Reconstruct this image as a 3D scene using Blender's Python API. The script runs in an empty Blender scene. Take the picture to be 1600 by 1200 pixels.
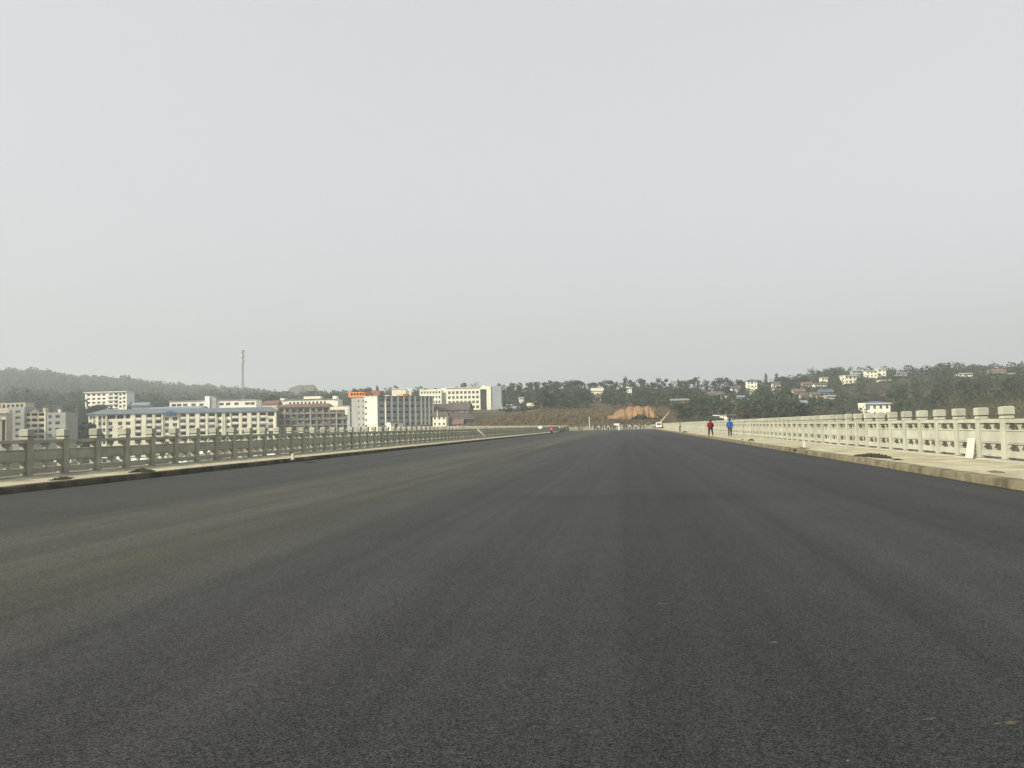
import bpy, bmesh, math, random
import numpy as np
from mathutils import Vector, Matrix

R = math.radians
random.seed(7)
rng = np.random.default_rng(7)
C = bpy.context.scene.collection

# ------------------------------------------------------------------ camera
F, VPX, VPY, ROLL, CAMH = 1400.0, 982.0, 664.0, 0.0219, 1.42
Yc = Vector((VPX - 800, -(VPY - 600), -F)).normalized()          # road axis in camera axes (right, up, back)
Xc = Vector((math.cos(ROLL), math.sin(ROLL), 0))
Xc = (Xc - Xc.dot(Yc) * Yc).normalized()
Zc = Xc.cross(Yc)
ROT = Matrix((Xc, Yc, Zc))
CAM = Vector((0, 0, CAMH))
cam = bpy.data.cameras.new('camera')
cam.sensor_width = 36
cam.lens = 36 * F / 1600
cam.clip_end = 9000
cam.clip_start = 0.05
camo = bpy.data.objects.new('camera', cam)
C.objects.link(camo)
camo.matrix_world = Matrix.Translation(CAM) @ ROT.to_4x4()
bpy.context.scene.camera = camo

# ------------------------------------------------------------------ light and exposure
SUN_EL, SUN_AZ = R(33), R(53)        # the sun stands behind the camera, well to the left
world = bpy.data.worlds.new('World')
bpy.context.scene.world = world
world.use_nodes = True
wn, wl = world.node_tree.nodes, world.node_tree.links
wn.clear()
sky = wn.new('ShaderNodeTexSky')
sky.sky_type = 'NISHITA'
sky.sun_disc = False
sky.sun_elevation = SUN_EL
sky.sun_rotation = math.pi + SUN_AZ
sky.altitude = 0
sky.air_density = 1.0
sky.dust_density = 7.0
sky.ozone_density = 1.0
hs = wn.new('ShaderNodeHueSaturation')
hs.inputs['Saturation'].default_value = 0.22
bg = wn.new('ShaderNodeBackground')
bg.inputs['Strength'].default_value = 0.15
wo = wn.new('ShaderNodeOutputWorld')
wl.new(sky.outputs[0], hs.inputs['Color'])
veil = wn.new('ShaderNodeMix')                 # uniform high haze over the clear-sky gradient
veil.data_type = 'RGBA'
veil.inputs[0].default_value = 0.6
veil.inputs[7].default_value = (4.66, 4.70, 4.80, 1)
wl.new(hs.outputs[0], veil.inputs[6])
wl.new(veil.outputs[2], bg.inputs['Color'])
wl.new(bg.outputs[0], wo.inputs['Surface'])

sl = bpy.data.lights.new('sun', 'SUN')
sl.energy = 4.7
sl.angle = R(1.2)
sl.color = (1.0, 0.92, 0.70)
so = bpy.data.objects.new('sun', sl)
C.objects.link(so)
sdir = Vector((-math.sin(SUN_AZ) * math.cos(SUN_EL), -math.cos(SUN_AZ) * math.cos(SUN_EL), math.sin(SUN_EL)))
so.rotation_euler = sdir.to_track_quat('Z', 'Y').to_euler()
so.location = (-60, -40, 60)

sc = bpy.context.scene
sc.view_settings.view_transform = 'Standard'
sc.view_settings.look = 'None'
sc.view_settings.gamma = 1
sc.view_settings.exposure = 0.3
sc.view_settings.use_curve_mapping = False
sc.cycles.max_bounces = 6
sc.cycles.volume_bounces = 1

# ------------------------------------------------------------------ pixel helpers (1600 x 1200 photograph pixels)
def ray(px, py):
    return (ROT @ Vector((px - 800, -(py - 600), -F))).normalized()
def at_y(px, py, Y):
    d = ray(px, py)
    return CAM + d * (Y / d.y)
def zat(px, py, Y):
    return at_y(px, py, Y).z
def on_z(px, py, z):
    d = ray(px, py)
    return CAM + d * ((z - CAMH) / d.z)
def az_of(px):
    d = ray(px, 660)
    return math.atan2(d.x, d.y)
def at_r(px, r):
    a = az_of(px)
    return r * math.sin(a), r * math.cos(a)

# ------------------------------------------------------------------ materials
def nodes_of(name):
    m = bpy.data.materials.new(name)
    m.use_nodes = True
    nt = m.node_tree
    return m, nt.nodes, nt.links, nt.nodes['Principled BSDF']
def mat(name, c1, c2=None, scale=3.0, rough=0.85, bump=0.0, bscale=None, spec=0.3, detail=5, rnd=0.0, metal=0.0):
    """Two-tone noise paint; rnd shifts the value from object to object."""
    m, n, l, b = nodes_of(name)
    b.inputs['Roughness'].default_value = rough
    b.inputs['Specular IOR Level'].default_value = spec
    b.inputs['Metallic'].default_value = metal
    c2 = c2 or tuple(x * 0.78 for x in c1)
    tc = n.new('ShaderNodeTexCoord')
    no = n.new('ShaderNodeTexNoise')
    no.inputs['Scale'].default_value = scale
    no.inputs['Detail'].default_value = detail
    no.inputs['Roughness'].default_value = 0.65
    l.new(tc.outputs['Object'], no.inputs['Vector'])
    cr = n.new('ShaderNodeValToRGB')
    cr.color_ramp.elements[0].position = 0.36
    cr.color_ramp.elements[0].color = (*c2, 1)
    cr.color_ramp.elements[1].position = 0.62
    cr.color_ramp.elements[1].color = (*c1, 1)
    l.new(no.outputs['Fac'], cr.inputs['Fac'])
    out = cr.outputs['Color']
    if rnd:
        oi = n.new('ShaderNodeObjectInfo')
        mr = n.new('ShaderNodeMapRange')
        mr.inputs['To Min'].default_value = 1 - rnd
        mr.inputs['To Max'].default_value = 1 + rnd
        l.new(oi.outputs['Random'], mr.inputs['Value'])
        h = n.new('ShaderNodeHueSaturation')
        l.new(mr.outputs[0], h.inputs['Value'])
        l.new(out, h.inputs['Color'])
        out = h.outputs['Color']
    l.new(out, b.inputs['Base Color'])
    if bump:
        nb = n.new('ShaderNodeTexNoise')
        nb.inputs['Scale'].default_value = bscale or scale * 6
        nb.inputs['Detail'].default_value = 6
        l.new(tc.outputs['Object'], nb.inputs['Vector'])
        bp = n.new('ShaderNodeBump')
        bp.inputs['Strength'].default_value = bump
        bp.inputs['Distance'].default_value = 0.02
        l.new(nb.outputs['Fac'], bp.inputs['Height'])
        l.new(bp.outputs[0], b.inputs['Normal'])
    return m

M = {}
def asphalt_material():
    m, n, l, b = nodes_of('asphalt')
    tc = n.new('ShaderNodeTexCoord')
    P = tc.outputs['Object']
    def noise(scale, detail=4, stretch=None, rough=0.6):
        v = P
        if stretch:
            mp = n.new('ShaderNodeMapping')
            mp.inputs['Scale'].default_value = stretch
            l.new(P, mp.inputs['Vector'])
            v = mp.outputs[0]
        t = n.new('ShaderNodeTexNoise')
        t.inputs['Scale'].default_value = scale
        t.inputs['Detail'].default_value = detail
        t.inputs['Roughness'].default_value = rough
        l.new(v, t.inputs['Vector'])
        return t.outputs['Fac']
    def ramp(v, p0, p1, a, c):
        mr = n.new('ShaderNodeMapRange')
        mr.interpolation_type = 'SMOOTHSTEP'
        mr.inputs['From Min'].default_value = p0
        mr.inputs['From Max'].default_value = p1
        mr.inputs['To Min'].default_value = a
        mr.inputs['To Max'].default_value = c
        l.new(v, mr.inputs['Value'])
        return mr.outputs[0]
    def mul(a, c):
        t = n.new('ShaderNodeMath')
        t.operation = 'MULTIPLY'
        for i, v in enumerate((a, c)):
            if isinstance(v, float):
                t.inputs[i].default_value = v
            else:
                l.new(v, t.inputs[i])
        return t.outputs[0]
    def mix(f, a, c, blend='MIX'):
        t = n.new('ShaderNodeMix')
        t.data_type = 'RGBA'
        t.blend_type = blend
        if isinstance(f, float):
            t.inputs[0].default_value = f
        else:
            l.new(f, t.inputs[0])
        for s, v in ((6, a), (7, c)):
            if isinstance(v, tuple):
                t.inputs[s].default_value = (*v, 1)
            else:
                l.new(v, t.inputs[s])
        return t.outputs[2]
    sx = n.new('ShaderNodeSeparateXYZ')
    l.new(P, sx.inputs[0])
    X, Y = sx.outputs['X'], sx.outputs['Y']
    def stones(scale, lo, hi):
        t = n.new('ShaderNodeTexVoronoi')
        t.inputs['Scale'].default_value = scale
        l.new(P, t.inputs['Vector'])
        s = n.new('ShaderNodeSeparateColor')
        l.new(t.outputs['Color'], s.inputs[0])
        return ramp(s.outputs[0], 0.0, 1.0, lo, hi)
    grain = mul(stones(135, 0.3, 1.7), ramp(noise(95, 3, rough=0.75), 0.36, 0.64, 0.5, 1.5))
    coarse = stones(48, 0.82, 1.18)
    grain2 = ramp(noise(26, 5, rough=0.8), 0.32, 0.68, 0.75, 1.25)
    blotch = ramp(noise(0.35, 5), 0.3, 0.7, 0.86, 1.14)
    lanes = ramp(noise(1.0, 4, (0.55, 0.008, 1)), 0.32, 0.68, 0.84, 1.15)      # roller streaks along the road
    fine = ramp(noise(1.0, 3, (3.2, 0.025, 1)), 0.32, 0.68, 0.91, 1.09)
    col = mix(ramp(noise(60, 2), 0.35, 0.65, 0.0, 1.0), (0.0128, 0.0132, 0.0126), (0.0170, 0.0172, 0.0172))
    # pale dust tracked in along the left lane
    wob = n.new('ShaderNodeMath'); wob.operation = 'MULTIPLY_ADD'
    l.new(noise(0.08, 3), wob.inputs[0]); wob.inputs[1].default_value = 2.0
    l.new(X, wob.inputs[2])
    xw = wob.outputs[0]
    band = mul(ramp(xw, -9.6, -7.2, 0.0, 1.0), ramp(xw, -4.9, -3.9, 1.0, 0.0))
    band = mul(band, ramp(noise(1.0, 4, (1.6, 0.05, 1)), 0.28, 0.7, 0.25, 1.0))
    wide = mul(ramp(X, -1.0, -5.5, 0.0, 1.0), ramp(noise(0.12, 5, (1.5, 0.2, 1)), 0.3, 0.65, 0.3, 1.0))
    col = mix(mul(wide, 0.32), col, (0.040, 0.040, 0.022))
    col = mix(mul(band, 0.6), col, (0.066, 0.060, 0.038))
    # brownish wear stripe on the right edge of the dust
    st = mul(ramp(xw, -5.2, -4.5, 0.0, 1.0), ramp(xw, -4.4, -3.7, 1.0, 0.0))
    col = mix(mul(st, 0.5), col, (0.022, 0.020, 0.009))
    # light dust elsewhere
    dust = ramp(noise(0.22, 6, (1.5, 0.35, 1)), 0.5, 0.75, 0.0, 0.30)
    col = mix(dust, col, (0.036, 0.034, 0.028))
    # paving seam across the road and the fresher mat behind it
    yw = n.new('ShaderNodeMath'); yw.operation = 'MULTIPLY_ADD'
    l.new(noise(0.5, 2), yw.inputs[0]); yw.inputs[1].default_value = 1.2
    l.new(Y, yw.inputs[2])
    seam = mul(ramp(yw.outputs[0], 16.0, 19.0, 0.0, 1.0), ramp(yw.outputs[0], 19.1, 19.7, 1.0, 0.0))
    seam = mul(seam, mul(ramp(X, -4.0, -1.5, 0.0, 1.0), ramp(X, 1.8, 4.0, 1.0, 0.0)))
    col = mix(mul(seam, 0.28), col, (0.009, 0.009, 0.0095))
    for a in (grain, grain2, coarse, blotch, lanes, fine):
        cb = n.new('ShaderNodeCombineXYZ')
        for i in range(3):
            l.new(a, cb.inputs[i])
        col = mix(1.0, col, cb.outputs[0], 'MULTIPLY')
    l.new(col, b.inputs['Base Color'])
    b.inputs['Roughness'].default_value = 0.62
    l.new(mul(mul(stones(135, 0.10, 0.44), ramp(noise(95, 3, rough=0.75), 0.36, 0.64, 0.6, 1.4)), mul(mul(coarse, lanes), mul(fine, ramp(seam, 0.0, 1.0, 1.0, 0.82)))), b.inputs['Specular IOR Level'])
    bp = n.new('ShaderNodeBump')
    bp.inputs['Strength'].default_value = 0.55
    bp.inputs['Distance'].default_value = 0.006
    l.new(noise(140, 4), bp.inputs['Height'])
    l.new(bp.outputs[0], b.inputs['Normal'])
    return m
M['asphalt'] = asphalt_material()

def rail_material():
    m, n, l, b = nodes_of('cast_concrete')
    tc = n.new('ShaderNodeTexCoord')
    geo = n.new('ShaderNodeNewGeometry')
    def tex(v, sc_, det, stretch=None):
        if stretch:
            mp = n.new('ShaderNodeMapping'); mp.inputs['Scale'].default_value = stretch
            l.new(v, mp.inputs['Vector']); v = mp.outputs[0]
        t = n.new('ShaderNodeTexNoise'); t.inputs['Scale'].default_value = sc_; t.inputs['Detail'].default_value = det
        t.inputs['Roughness'].default_value = 0.65
        l.new(v, t.inputs['Vector']); return t.outputs['Fac']
    cr = n.new('ShaderNodeValToRGB')
    cr.color_ramp.elements[0].position = 0.3; cr.color_ramp.elements[0].color = (0.285, 0.287, 0.235, 1)
    cr.color_ramp.elements[1].position = 0.6; cr.color_ramp.elements[1].color = (0.385, 0.386, 0.32, 1)
    l.new(tex(geo.outputs['Position'], 1.4, 7), cr.inputs['Fac'])
    mr = n.new('ShaderNodeMapRange'); mr.inputs['From Min'].default_value = 0.52; mr.inputs['From Max'].default_value = 0.8
    mr.inputs['To Max'].default_value = 0.30
    l.new(tex(geo.outputs['Position'], 3.0, 5, (1, 1, 0.18)), mr.inputs['Value'])
    mx = n.new('ShaderNodeMix'); mx.data_type = 'RGBA'
    l.new(mr.outputs[0], mx.inputs[0]); l.new(cr.outputs[0], mx.inputs[6]); mx.inputs[7].default_value = (0.20, 0.20, 0.16, 1)
    oi = n.new('ShaderNodeObjectInfo')
    mv = n.new('ShaderNodeMapRange'); mv.inputs['To Min'].default_value = 0.9; mv.inputs['To Max'].default_value = 1.06
    l.new(oi.outputs['Random'], mv.inputs['Value'])
    h = n.new('ShaderNodeHueSaturation'); l.new(mv.outputs[0], h.inputs['Value']); l.new(mx.outputs[2], h.inputs['Color'])
    l.new(h.outputs[0], b.inputs['Base Color'])
    b.inputs['Roughness'].default_value = 0.9; b.inputs['Specular IOR Level'].default_value = 0.2
    bp = n.new('ShaderNodeBump'); bp.inputs['Strength'].default_value = 0.35; bp.inputs['Distance'].default_value = 0.01
    l.new(tex(geo.outputs['Position'], 30, 6), bp.inputs['Height']); l.new(bp.outputs[0], b.inputs['Normal'])
    return m
M['rail'] = rail_material()
M['sidewalk'] = mat('screed_concrete', (0.42, 0.395, 0.29), (0.25, 0.228, 0.16), 0.9, 0.95, 0.4, 14, 0.15, 8)
M['kerb'] = mat('kerb_concrete', (0.17, 0.155, 0.105), (0.075, 0.066, 0.042), 1.7, 0.95, 0.5, 12, 0.15, 8)
M['kerb_tar_shade'] = mat('tarred_kerb_shaded', (0.12, 0.11, 0.08), (0.045, 0.042, 0.03), 1.4, 0.95, 0.5, 12, 0.15, 8)  # tar-stained kerb colour, with the left side's shade darkened into it
M['board'] = mat('painted_board', (0.43, 0.42, 0.40), (0.37, 0.36, 0.34), 3, 0.7)
M['post_white'] = mat('white_post_paint', (0.60, 0.59, 0.55), (0.50, 0.49, 0.46), 3, 0.7)
M['concrete'] = mat('grey_concrete', (0.36, 0.35, 0.32), (0.26, 0.25, 0.23), 0.5, 0.9)
M['dirt'] = mat('dark_soil', (0.022, 0.020, 0.009), (0.028, 0.024, 0.015), 6, 1.0, 0.8, 25)
M['orange_earth'] = mat('orange_earth', (0.34, 0.18, 0.07), (0.125, 0.09, 0.052), 0.22, 1.0, 0.6, 1.2)
M['white'] = mat('white_paint', (0.80, 0.79, 0.74), (0.70, 0.69, 0.64), 1.5, 0.6)
M['cream'] = mat('cream_render', (0.86, 0.83, 0.66), (0.72, 0.69, 0.55), 0.25, 0.9)
M['whitewall'] = mat('white_render', (0.82, 0.80, 0.70), (0.70, 0.68, 0.58), 0.2, 0.9)
M['grey'] = mat('grey_render', (0.36, 0.365, 0.35), (0.29, 0.295, 0.285), 0.25, 0.9)
M['bluegrey'] = mat('blue_grey_cladding', (0.31, 0.34, 0.35), (0.25, 0.275, 0.29), 0.3, 0.7)
M['brownwall'] = mat('raw_cement_wall', (0.235, 0.205, 0.175), (0.15, 0.13, 0.11), 0.35, 0.95)
M['brick'] = mat('red_brick', (0.30, 0.14, 0.09), (0.22, 0.10, 0.07), 1.2, 0.95)
M['tan'] = mat('tan_render', (0.50, 0.455, 0.36), (0.40, 0.36, 0.285), 0.4, 0.9)
M['glass'] = mat('window_glass', (0.050, 0.058, 0.056), (0.03, 0.036, 0.036), 0.5, 0.2, spec=0.5, rnd=0.8)
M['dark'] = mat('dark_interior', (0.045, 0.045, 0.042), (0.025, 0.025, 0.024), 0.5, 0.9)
M['frame'] = mat('window_frame', (0.42, 0.43, 0.42), None, 2, 0.6)
M['blueroof'] = mat('blue_steel_roof', (0.075, 0.115, 0.185), (0.055, 0.09, 0.15), 0.3, 0.5)
M['brightblue'] = mat('bright_blue_sheet', (0.06, 0.135, 0.30), (0.045, 0.105, 0.24), 0.4, 0.45)
M['paleblue'] = mat('pale_blue_sheet', (0.18, 0.235, 0.27), (0.13, 0.175, 0.21), 0.4, 0.5)
M['greyblue'] = mat('weathered_blue_grey_roof', (0.125, 0.15, 0.185), (0.095, 0.11, 0.135), 0.15, 0.7)
M['redroof'] = mat('red_tile_roof', (0.175, 0.10, 0.076), (0.115, 0.07, 0.056), 0.5, 0.9)
M['brownroof'] = mat('old_brown_tile', (0.115, 0.095, 0.085), (0.075, 0.062, 0.055), 0.5, 0.95)
M['orange'] = mat('orange_paint', (0.72, 0.27, 0.075), (0.55, 0.20, 0.055), 0.5, 0.7)
M['yellow'] = mat('yellow_paint', (0.55, 0.46, 0.24), (0.42, 0.35, 0.18), 0.8, 0.6)
M['steel'] = mat('galvanised_steel', (0.20, 0.205, 0.20), (0.14, 0.145, 0.14), 1.5, 0.5)
M['rubber'] = mat('rubber', (0.03, 0.03, 0.03), None, 4, 0.9)
M['bark'] = mat('bark', (0.10, 0.08, 0.06), (0.06, 0.05, 0.04), 3, 1.0)
M['leaf_dark'] = mat('dark_leaves', (0.038, 0.054, 0.033), (0.018, 0.028, 0.019), 0.35, 0.9, rnd=0.45, spec=0.1)
M['leaf_mid'] = mat('green_leaves', (0.056, 0.070, 0.034), (0.030, 0.040, 0.022), 0.35, 0.9, rnd=0.4, spec=0.1)
M['leaf_olive'] = mat('olive_leaves', (0.078, 0.074, 0.040), (0.044, 0.044, 0.025), 0.35, 0.9, rnd=0.35, spec=0.1)
M['wood_dark'] = mat('wood_leaves', (0.048, 0.062, 0.034), (0.019, 0.029, 0.020), 0.05, 0.9, spec=0.1, detail=9)
M['wood_scrub'] = mat('scrub_leaves', (0.076, 0.077, 0.043), (0.036, 0.043, 0.026), 0.03, 0.9, spec=0.1, detail=9)
M['leaf_dry'] = mat('dry_leaves', (0.105, 0.088, 0.057), (0.062, 0.052, 0.036), 0.3, 0.95, rnd=0.3, spec=0.1)
M['dry_grass'] = mat('dry_grass', (0.155, 0.122, 0.072), (0.09, 0.074, 0.045), 0.12, 1.0, spec=0.05)
M['straw'] = mat('straw', (0.13, 0.118, 0.075), None, 8, 0.9)
def cloth(name, c):
    M[name] = mat(name + '_cloth', c, tuple(x * 0.7 for x in c), 9, 0.95, spec=0.1)
for nm, c in dict(red=(0.26, 0.012, 0.025), blue=(0.03, 0.09, 0.42), black=(0.025, 0.025, 0.03), navy=(0.03, 0.04, 0.09), tan_coat=(0.36, 0.28, 0.17),
                  cream_coat=(0.55, 0.5, 0.38), white_coat=(0.7, 0.7, 0.68), grey_coat=(0.15, 0.155, 0.165), maroon=(0.12, 0.03, 0.03), pink=(0.75, 0.13, 0.18), jeans=(0.05, 0.06, 0.09)).items():
    cloth(nm, c)
M['skin'] = mat('skin', (0.48, 0.30, 0.20), None, 6, 0.6)
M['hair'] = mat('black_hair', (0.018, 0.015, 0.013), None, 20, 0.6)
M['ground'] = None

def ground_material():
    m, n, l, b = nodes_of('hill_ground')
    tc = n.new('ShaderNodeTexCoord')
    def tex(s, d):
        t = n.new('ShaderNodeTexNoise'); t.inputs['Scale'].default_value = s; t.inputs['Detail'].default_value = d
        l.new(tc.outputs['Object'], t.inputs['Vector']); return t.outputs['Fac']
    cr = n.new('ShaderNodeValToRGB')
    e = cr.color_ramp.elements
    e[0].position = 0.34; e[0].color = (0.036, 0.040, 0.024, 1)
    e[1].position = 0.66; e[1].color = (0.125, 0.10, 0.062, 1)
    k = e.new(0.48); k.color = (0.070, 0.062, 0.038, 1)
    l.new(tex(0.022, 8), cr.inputs['Fac'])
    c2 = n.new('ShaderNodeValToRGB')
    c2.color_ramp.elements[0].position = 0.3; c2.color_ramp.elements[0].color = (0.6, 0.6, 0.6, 1)
    c2.color_ramp.elements[1].position = 0.7; c2.color_ramp.elements[1].color = (1.25, 1.2, 1.15, 1)
    l.new(tex(0.35, 6), c2.inputs['Fac'])
    mx = n.new('ShaderNodeMix'); mx.data_type = 'RGBA'; mx.blend_type = 'MULTIPLY'; mx.inputs[0].default_value = 1
    l.new(cr.outputs[0], mx.inputs[6]); l.new(c2.outputs[0], mx.inputs[7])
    l.new(mx.outputs[2], b.inputs['Base Color'])
    b.inputs['Roughness'].default_value = 1.0; b.inputs['Specular IOR Level'].default_value = 0.05
    return m
M['ground'] = ground_material()

# ------------------------------------------------------------------ object helpers
def link(name, data, parent=None, loc=(0, 0, 0), rz=0.0, scale=None):
    o = bpy.data.objects.new(name, data)
    C.objects.link(o)
    o.location = loc
    o.rotation_euler = (0, 0, rz)
    if scale is not None:
        o.scale = scale if hasattr(scale, '__len__') else (scale,) * 3
    if parent:
        o.parent = parent
    return o
def tag(o, label=None, cat=None, group=None, kind=None):
    for k, v in (('label', label), ('category', cat), ('group', group), ('kind', kind)):
        if v:
            o[k] = v
    return o
def thing(name, label, cat, loc=(0, 0, 0), rz=0.0, group=None, scale=None):
    return tag(link(name, None, None, loc, rz, scale), label, cat, group)

class MB:
    def __init__(self):
        self.v, self.f, self.m = [], [], []
    def face(self, pts, m=0):
        i = len(self.v)
        self.v += [tuple(p) for p in pts]
        self.f.append(tuple(range(i, i + len(pts))))
        self.m.append(m)
        return self
    def box(self, x0, x1, y0, y1, z0, z1, m=0, taper=1.0):
        i = len(self.v)
        cx, cy = (x0 + x1) / 2, (y0 + y1) / 2
        for z, t in ((z0, 1.0), (z1, taper)):
            for x, y in ((x0, y0), (x1, y0), (x1, y1), (x0, y1)):
                self.v.append((cx + (x - cx) * t, cy + (y - cy) * t, z))
        for q in ((0, 3, 2, 1), (4, 5, 6, 7), (0, 1, 5, 4), (1, 2, 6, 5), (2, 3, 7, 6), (3, 0, 4, 7)):
            self.f.append(tuple(i + k for k in q)); self.m.append(m)
        return self
    def tube(self, a, b, r0, r1=None, n=6, m=0, caps=True):
        a, b = Vector(a), Vector(b)
        r1 = r0 if r1 is None else r1
        d = (b - a).normalized()
        u = d.orthogonal().normalized(); w = d.cross(u)
        i = len(self.v)
        for p, r in ((a, r0), (b, r1)):
            for k in range(n):
                t = 2 * math.pi * k / n
                self.v.append(tuple(p + u * (r * math.cos(t)) + w * (r * math.sin(t))))
        for k in range(n):
            j = (k + 1) % n
            self.f.append((i + k, i + j, i + n + j, i + n + k)); self.m.append(m)
        if caps:
            self.f.append(tuple(i + n + k for k in range(n))); self.m.append(m)
            self.f.append(tuple(i + n - 1 - k for k in range(n))); self.m.append(m)
        return self
    def prism(self, poly, y0, y1, m=0):
        """poly: (x, z) outline, extruded along y."""
        i, n = len(self.v), len(poly)
        for y in (y0, y1):
            self.v += [(x, y, z) for x, z in poly]
        self.f.append(tuple(i + k for k in range(n))); self.m.append(m)
        self.f.append(tuple(i + n + n - 1 - k for k in range(n))); self.m.append(m)
        for k in range(n):
            j = (k + 1) % n
            self.f.append((i + j, i + k, i + n + k, i + n + j)); self.m.append(m)
        return self
    def mesh(self, name, mats):
        me = bpy.data.meshes.new(name)
        me.from_pydata(self.v, [], self.f)
        mats = mats if isinstance(mats, (list, tuple)) else [mats]
        for k in mats:
            me.materials.append(k)
        if len(mats) > 1:
            me.polygons.foreach_set('material_index', self.m)
        me.update()
        return me
    def build(self, name, mats, parent=None, loc=(0, 0, 0), rz=0.0, scale=None):
        return link(name, self.mesh(name, mats), parent, loc, rz, scale)

def bevelled(me, w, seg=1):
    bm = bmesh.new(); bm.from_mesh(me)
    bmesh.ops.remove_doubles(bm, verts=bm.verts, dist=1e-5)
    bmesh.ops.bevel(bm, geom=bm.edges[:], offset=w, segments=seg, affect='EDGES', clamp_overlap=True)
    bm.to_mesh(me); bm.free()
    return me
def np_mesh(name, V, Fq, material):
    me = bpy.data.meshes.new(name)
    k = Fq.shape[1]
    me.vertices.add(len(V)); me.vertices.foreach_set('co', V.astype(np.float32).ravel())
    me.loops.add(Fq.size); me.loops.foreach_set('vertex_index', Fq.astype(np.int32).ravel())
    me.polygons.add(len(Fq)); me.polygons.foreach_set('loop_start', np.arange(0, Fq.size, k, dtype=np.int32))
    me.polygons.foreach_set('loop_total', np.full(len(Fq), k, dtype=np.int32))
    me.materials.append(material)
    me.update(calc_edges=True)
    return me

# ------------------------------------------------------------------ terrain
RAD = [0, 150, 250, 290, 340, 400, 470, 600, 750, 900, 1200, 1800, 2600]
TAB = {
    -120: [-16, -16, -14, -13, -12, -9, -6, 6, 22, 30, 45, 110, 79],
    0:    [-16, -16, -14, -13, -12, -9, -6, 6, 22, 30, 45, 111, 79],
    50:   [-16, -16, -14, -13, -12, -9, -6, 6, 22, 30, 45, 113, 80],
    130:  [-16, -16, -14, -13, -12, -9, -6, 7, 22, 30, 45, 102, 73],
    200:  [-16, -16, -14, -13, -12, -9, -6, 6, 20, 29, 43, 96, 77],
    300:  [-16, -16, -14, -13, -12, -9, -5, 5, 18, 27, 40, 83, 72],
    380:  [-16, -16, -14, -13, -12, -9, -5, 5, 19, 27, 40, 76, 68],
    450:  [-16, -16, -13, -12, -11, -8, -4, 7, 20, 28, 40, 64, 58],
    600:  [-16, -16, -13, -12, -10, -7, -3, 7, 22, 29, 38, 52, 49],
    690:  [-16, -16, -12, -8, -4, -2, 1.5, 9, 26, 31, 40, 54, 50],
    760:  [-16, -16, -9, -3, 0, 4, 6, 12, 25, 31, 40, 50, 50],
    850:  [-16, -16, -6, -1.5, 2, 6.5, 9.5, 16, 23, 27, 36, 45, 45],
    950:  [-16, -16, -4, -1.5, 1, 3.5, 10, 17, 23, 26, 34, 42, 42],
    1050: [-16, -16, -4, -1.5, 1, 3.5, 8, 16, 23, 26, 34, 42, 42],
    1150: [-16, -16, -8, -4, -1, 2, 6, 15, 23, 27, 34, 42, 42],
    1220: [-16, -16, -10, -6, -2, 1.5, 6, 15, 25, 32, 36, 42, 42],
    1260: [-16, -16, -10, -6, -2, 1.5, 6, 15, 28, 38, 40, 44, 44],
    1300: [-16, -16, -11, -7, -3, 1, 5, 16, 30, 42, 42, 46, 46],
    1370: [-16, -16, -11, -7, -3, 0, 4, 17, 30, 41, 42, 46, 46],
    1480: [-16, -16, -11, -6, -1, 5, 11, 21, 31, 40, 40, 44, 44],
    1600: [-16, -16, -11, -5, 1, 7, 12, 22, 31, 37, 38, 42, 42],
    1750: [-16, -16, -11, -5, 1, 7, 12, 22, 31, 37, 38, 42, 42],
}
_az = [-math.pi] + [az_of(k) for k in TAB] + [math.pi]
_hh = np.array([[-16, -16, -14, -12, -10, -6, -2, 8, 20, 30, 40, 60, 60]] + list(TAB.values()) + [[-16, -16, -14, -12, -10, -6, -2, 8, 20, 30, 40, 60, 60]], float)
def _wave(x, y):
    return (np.sin(x * 0.031 + 1.3) * np.cos(y * 0.027 + 0.4) + 0.6 * np.sin(x * 0.071 - y * 0.053) + 0.35 * np.sin(x * 0.17 + y * 0.13 + 2))
def ground_h(x, y):
    x = np.atleast_1d(np.asarray(x, float)); y = np.atleast_1d(np.asarray(y, float))
    r = np.hypot(x, y); a = np.arctan2(x, y)
    cols = np.stack([np.interp(a, _az, _hh[:, k]) for k in range(len(RAD))], 1)
    i = np.clip(np.searchsorted(RAD, r, side='right') - 1, 0, len(RAD) - 2)
    R0 = np.array(RAD, float)
    t = np.clip((r - R0[i]) / (R0[i + 1] - R0[i]), 0, 1)
    h = cols[np.arange(len(r)), i] * (1 - t) + cols[np.arange(len(r)), i + 1] * t
    return h + _wave(x, y) * np.interp(r, [250, 400, 900, 1800], [0.15, 0.6, 1.2, 3.0])
def gz(x, y):
    return float(ground_h(x, y)[0])

def make_ground():
    na = 400
    rr = np.unique(np.concatenate([np.linspace(1, 240, 12), np.linspace(250, 1000, 70), np.linspace(1020, 2600, 50)]))
    aa = np.concatenate([np.linspace(-math.pi, -0.85, 60, endpoint=False), np.linspace(-0.85, 0.65, na - 120, endpoint=False), np.linspace(0.65, math.pi, 60)])
    A, Rr = np.meshgrid(aa, rr, indexing='ij')
    X, Y = Rr * np.sin(A), Rr * np.cos(A)
    Z = ground_h(X.ravel(), Y.ravel())
    V = np.stack([X.ravel(), Y.ravel(), Z], 1)
    n2 = len(rr)
    i, j = np.meshgrid(np.arange(len(aa) - 1), np.arange(n2 - 1), indexing='ij')
    q = np.stack([i * n2 + j, i * n2 + j + 1, (i + 1) * n2 + j + 1, (i + 1) * n2 + j], -1).reshape(-1, 4)
    o = link('ground', np_mesh('ground', V, q, M['ground']))
    o['kind'] = 'structure'
make_ground()

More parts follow.
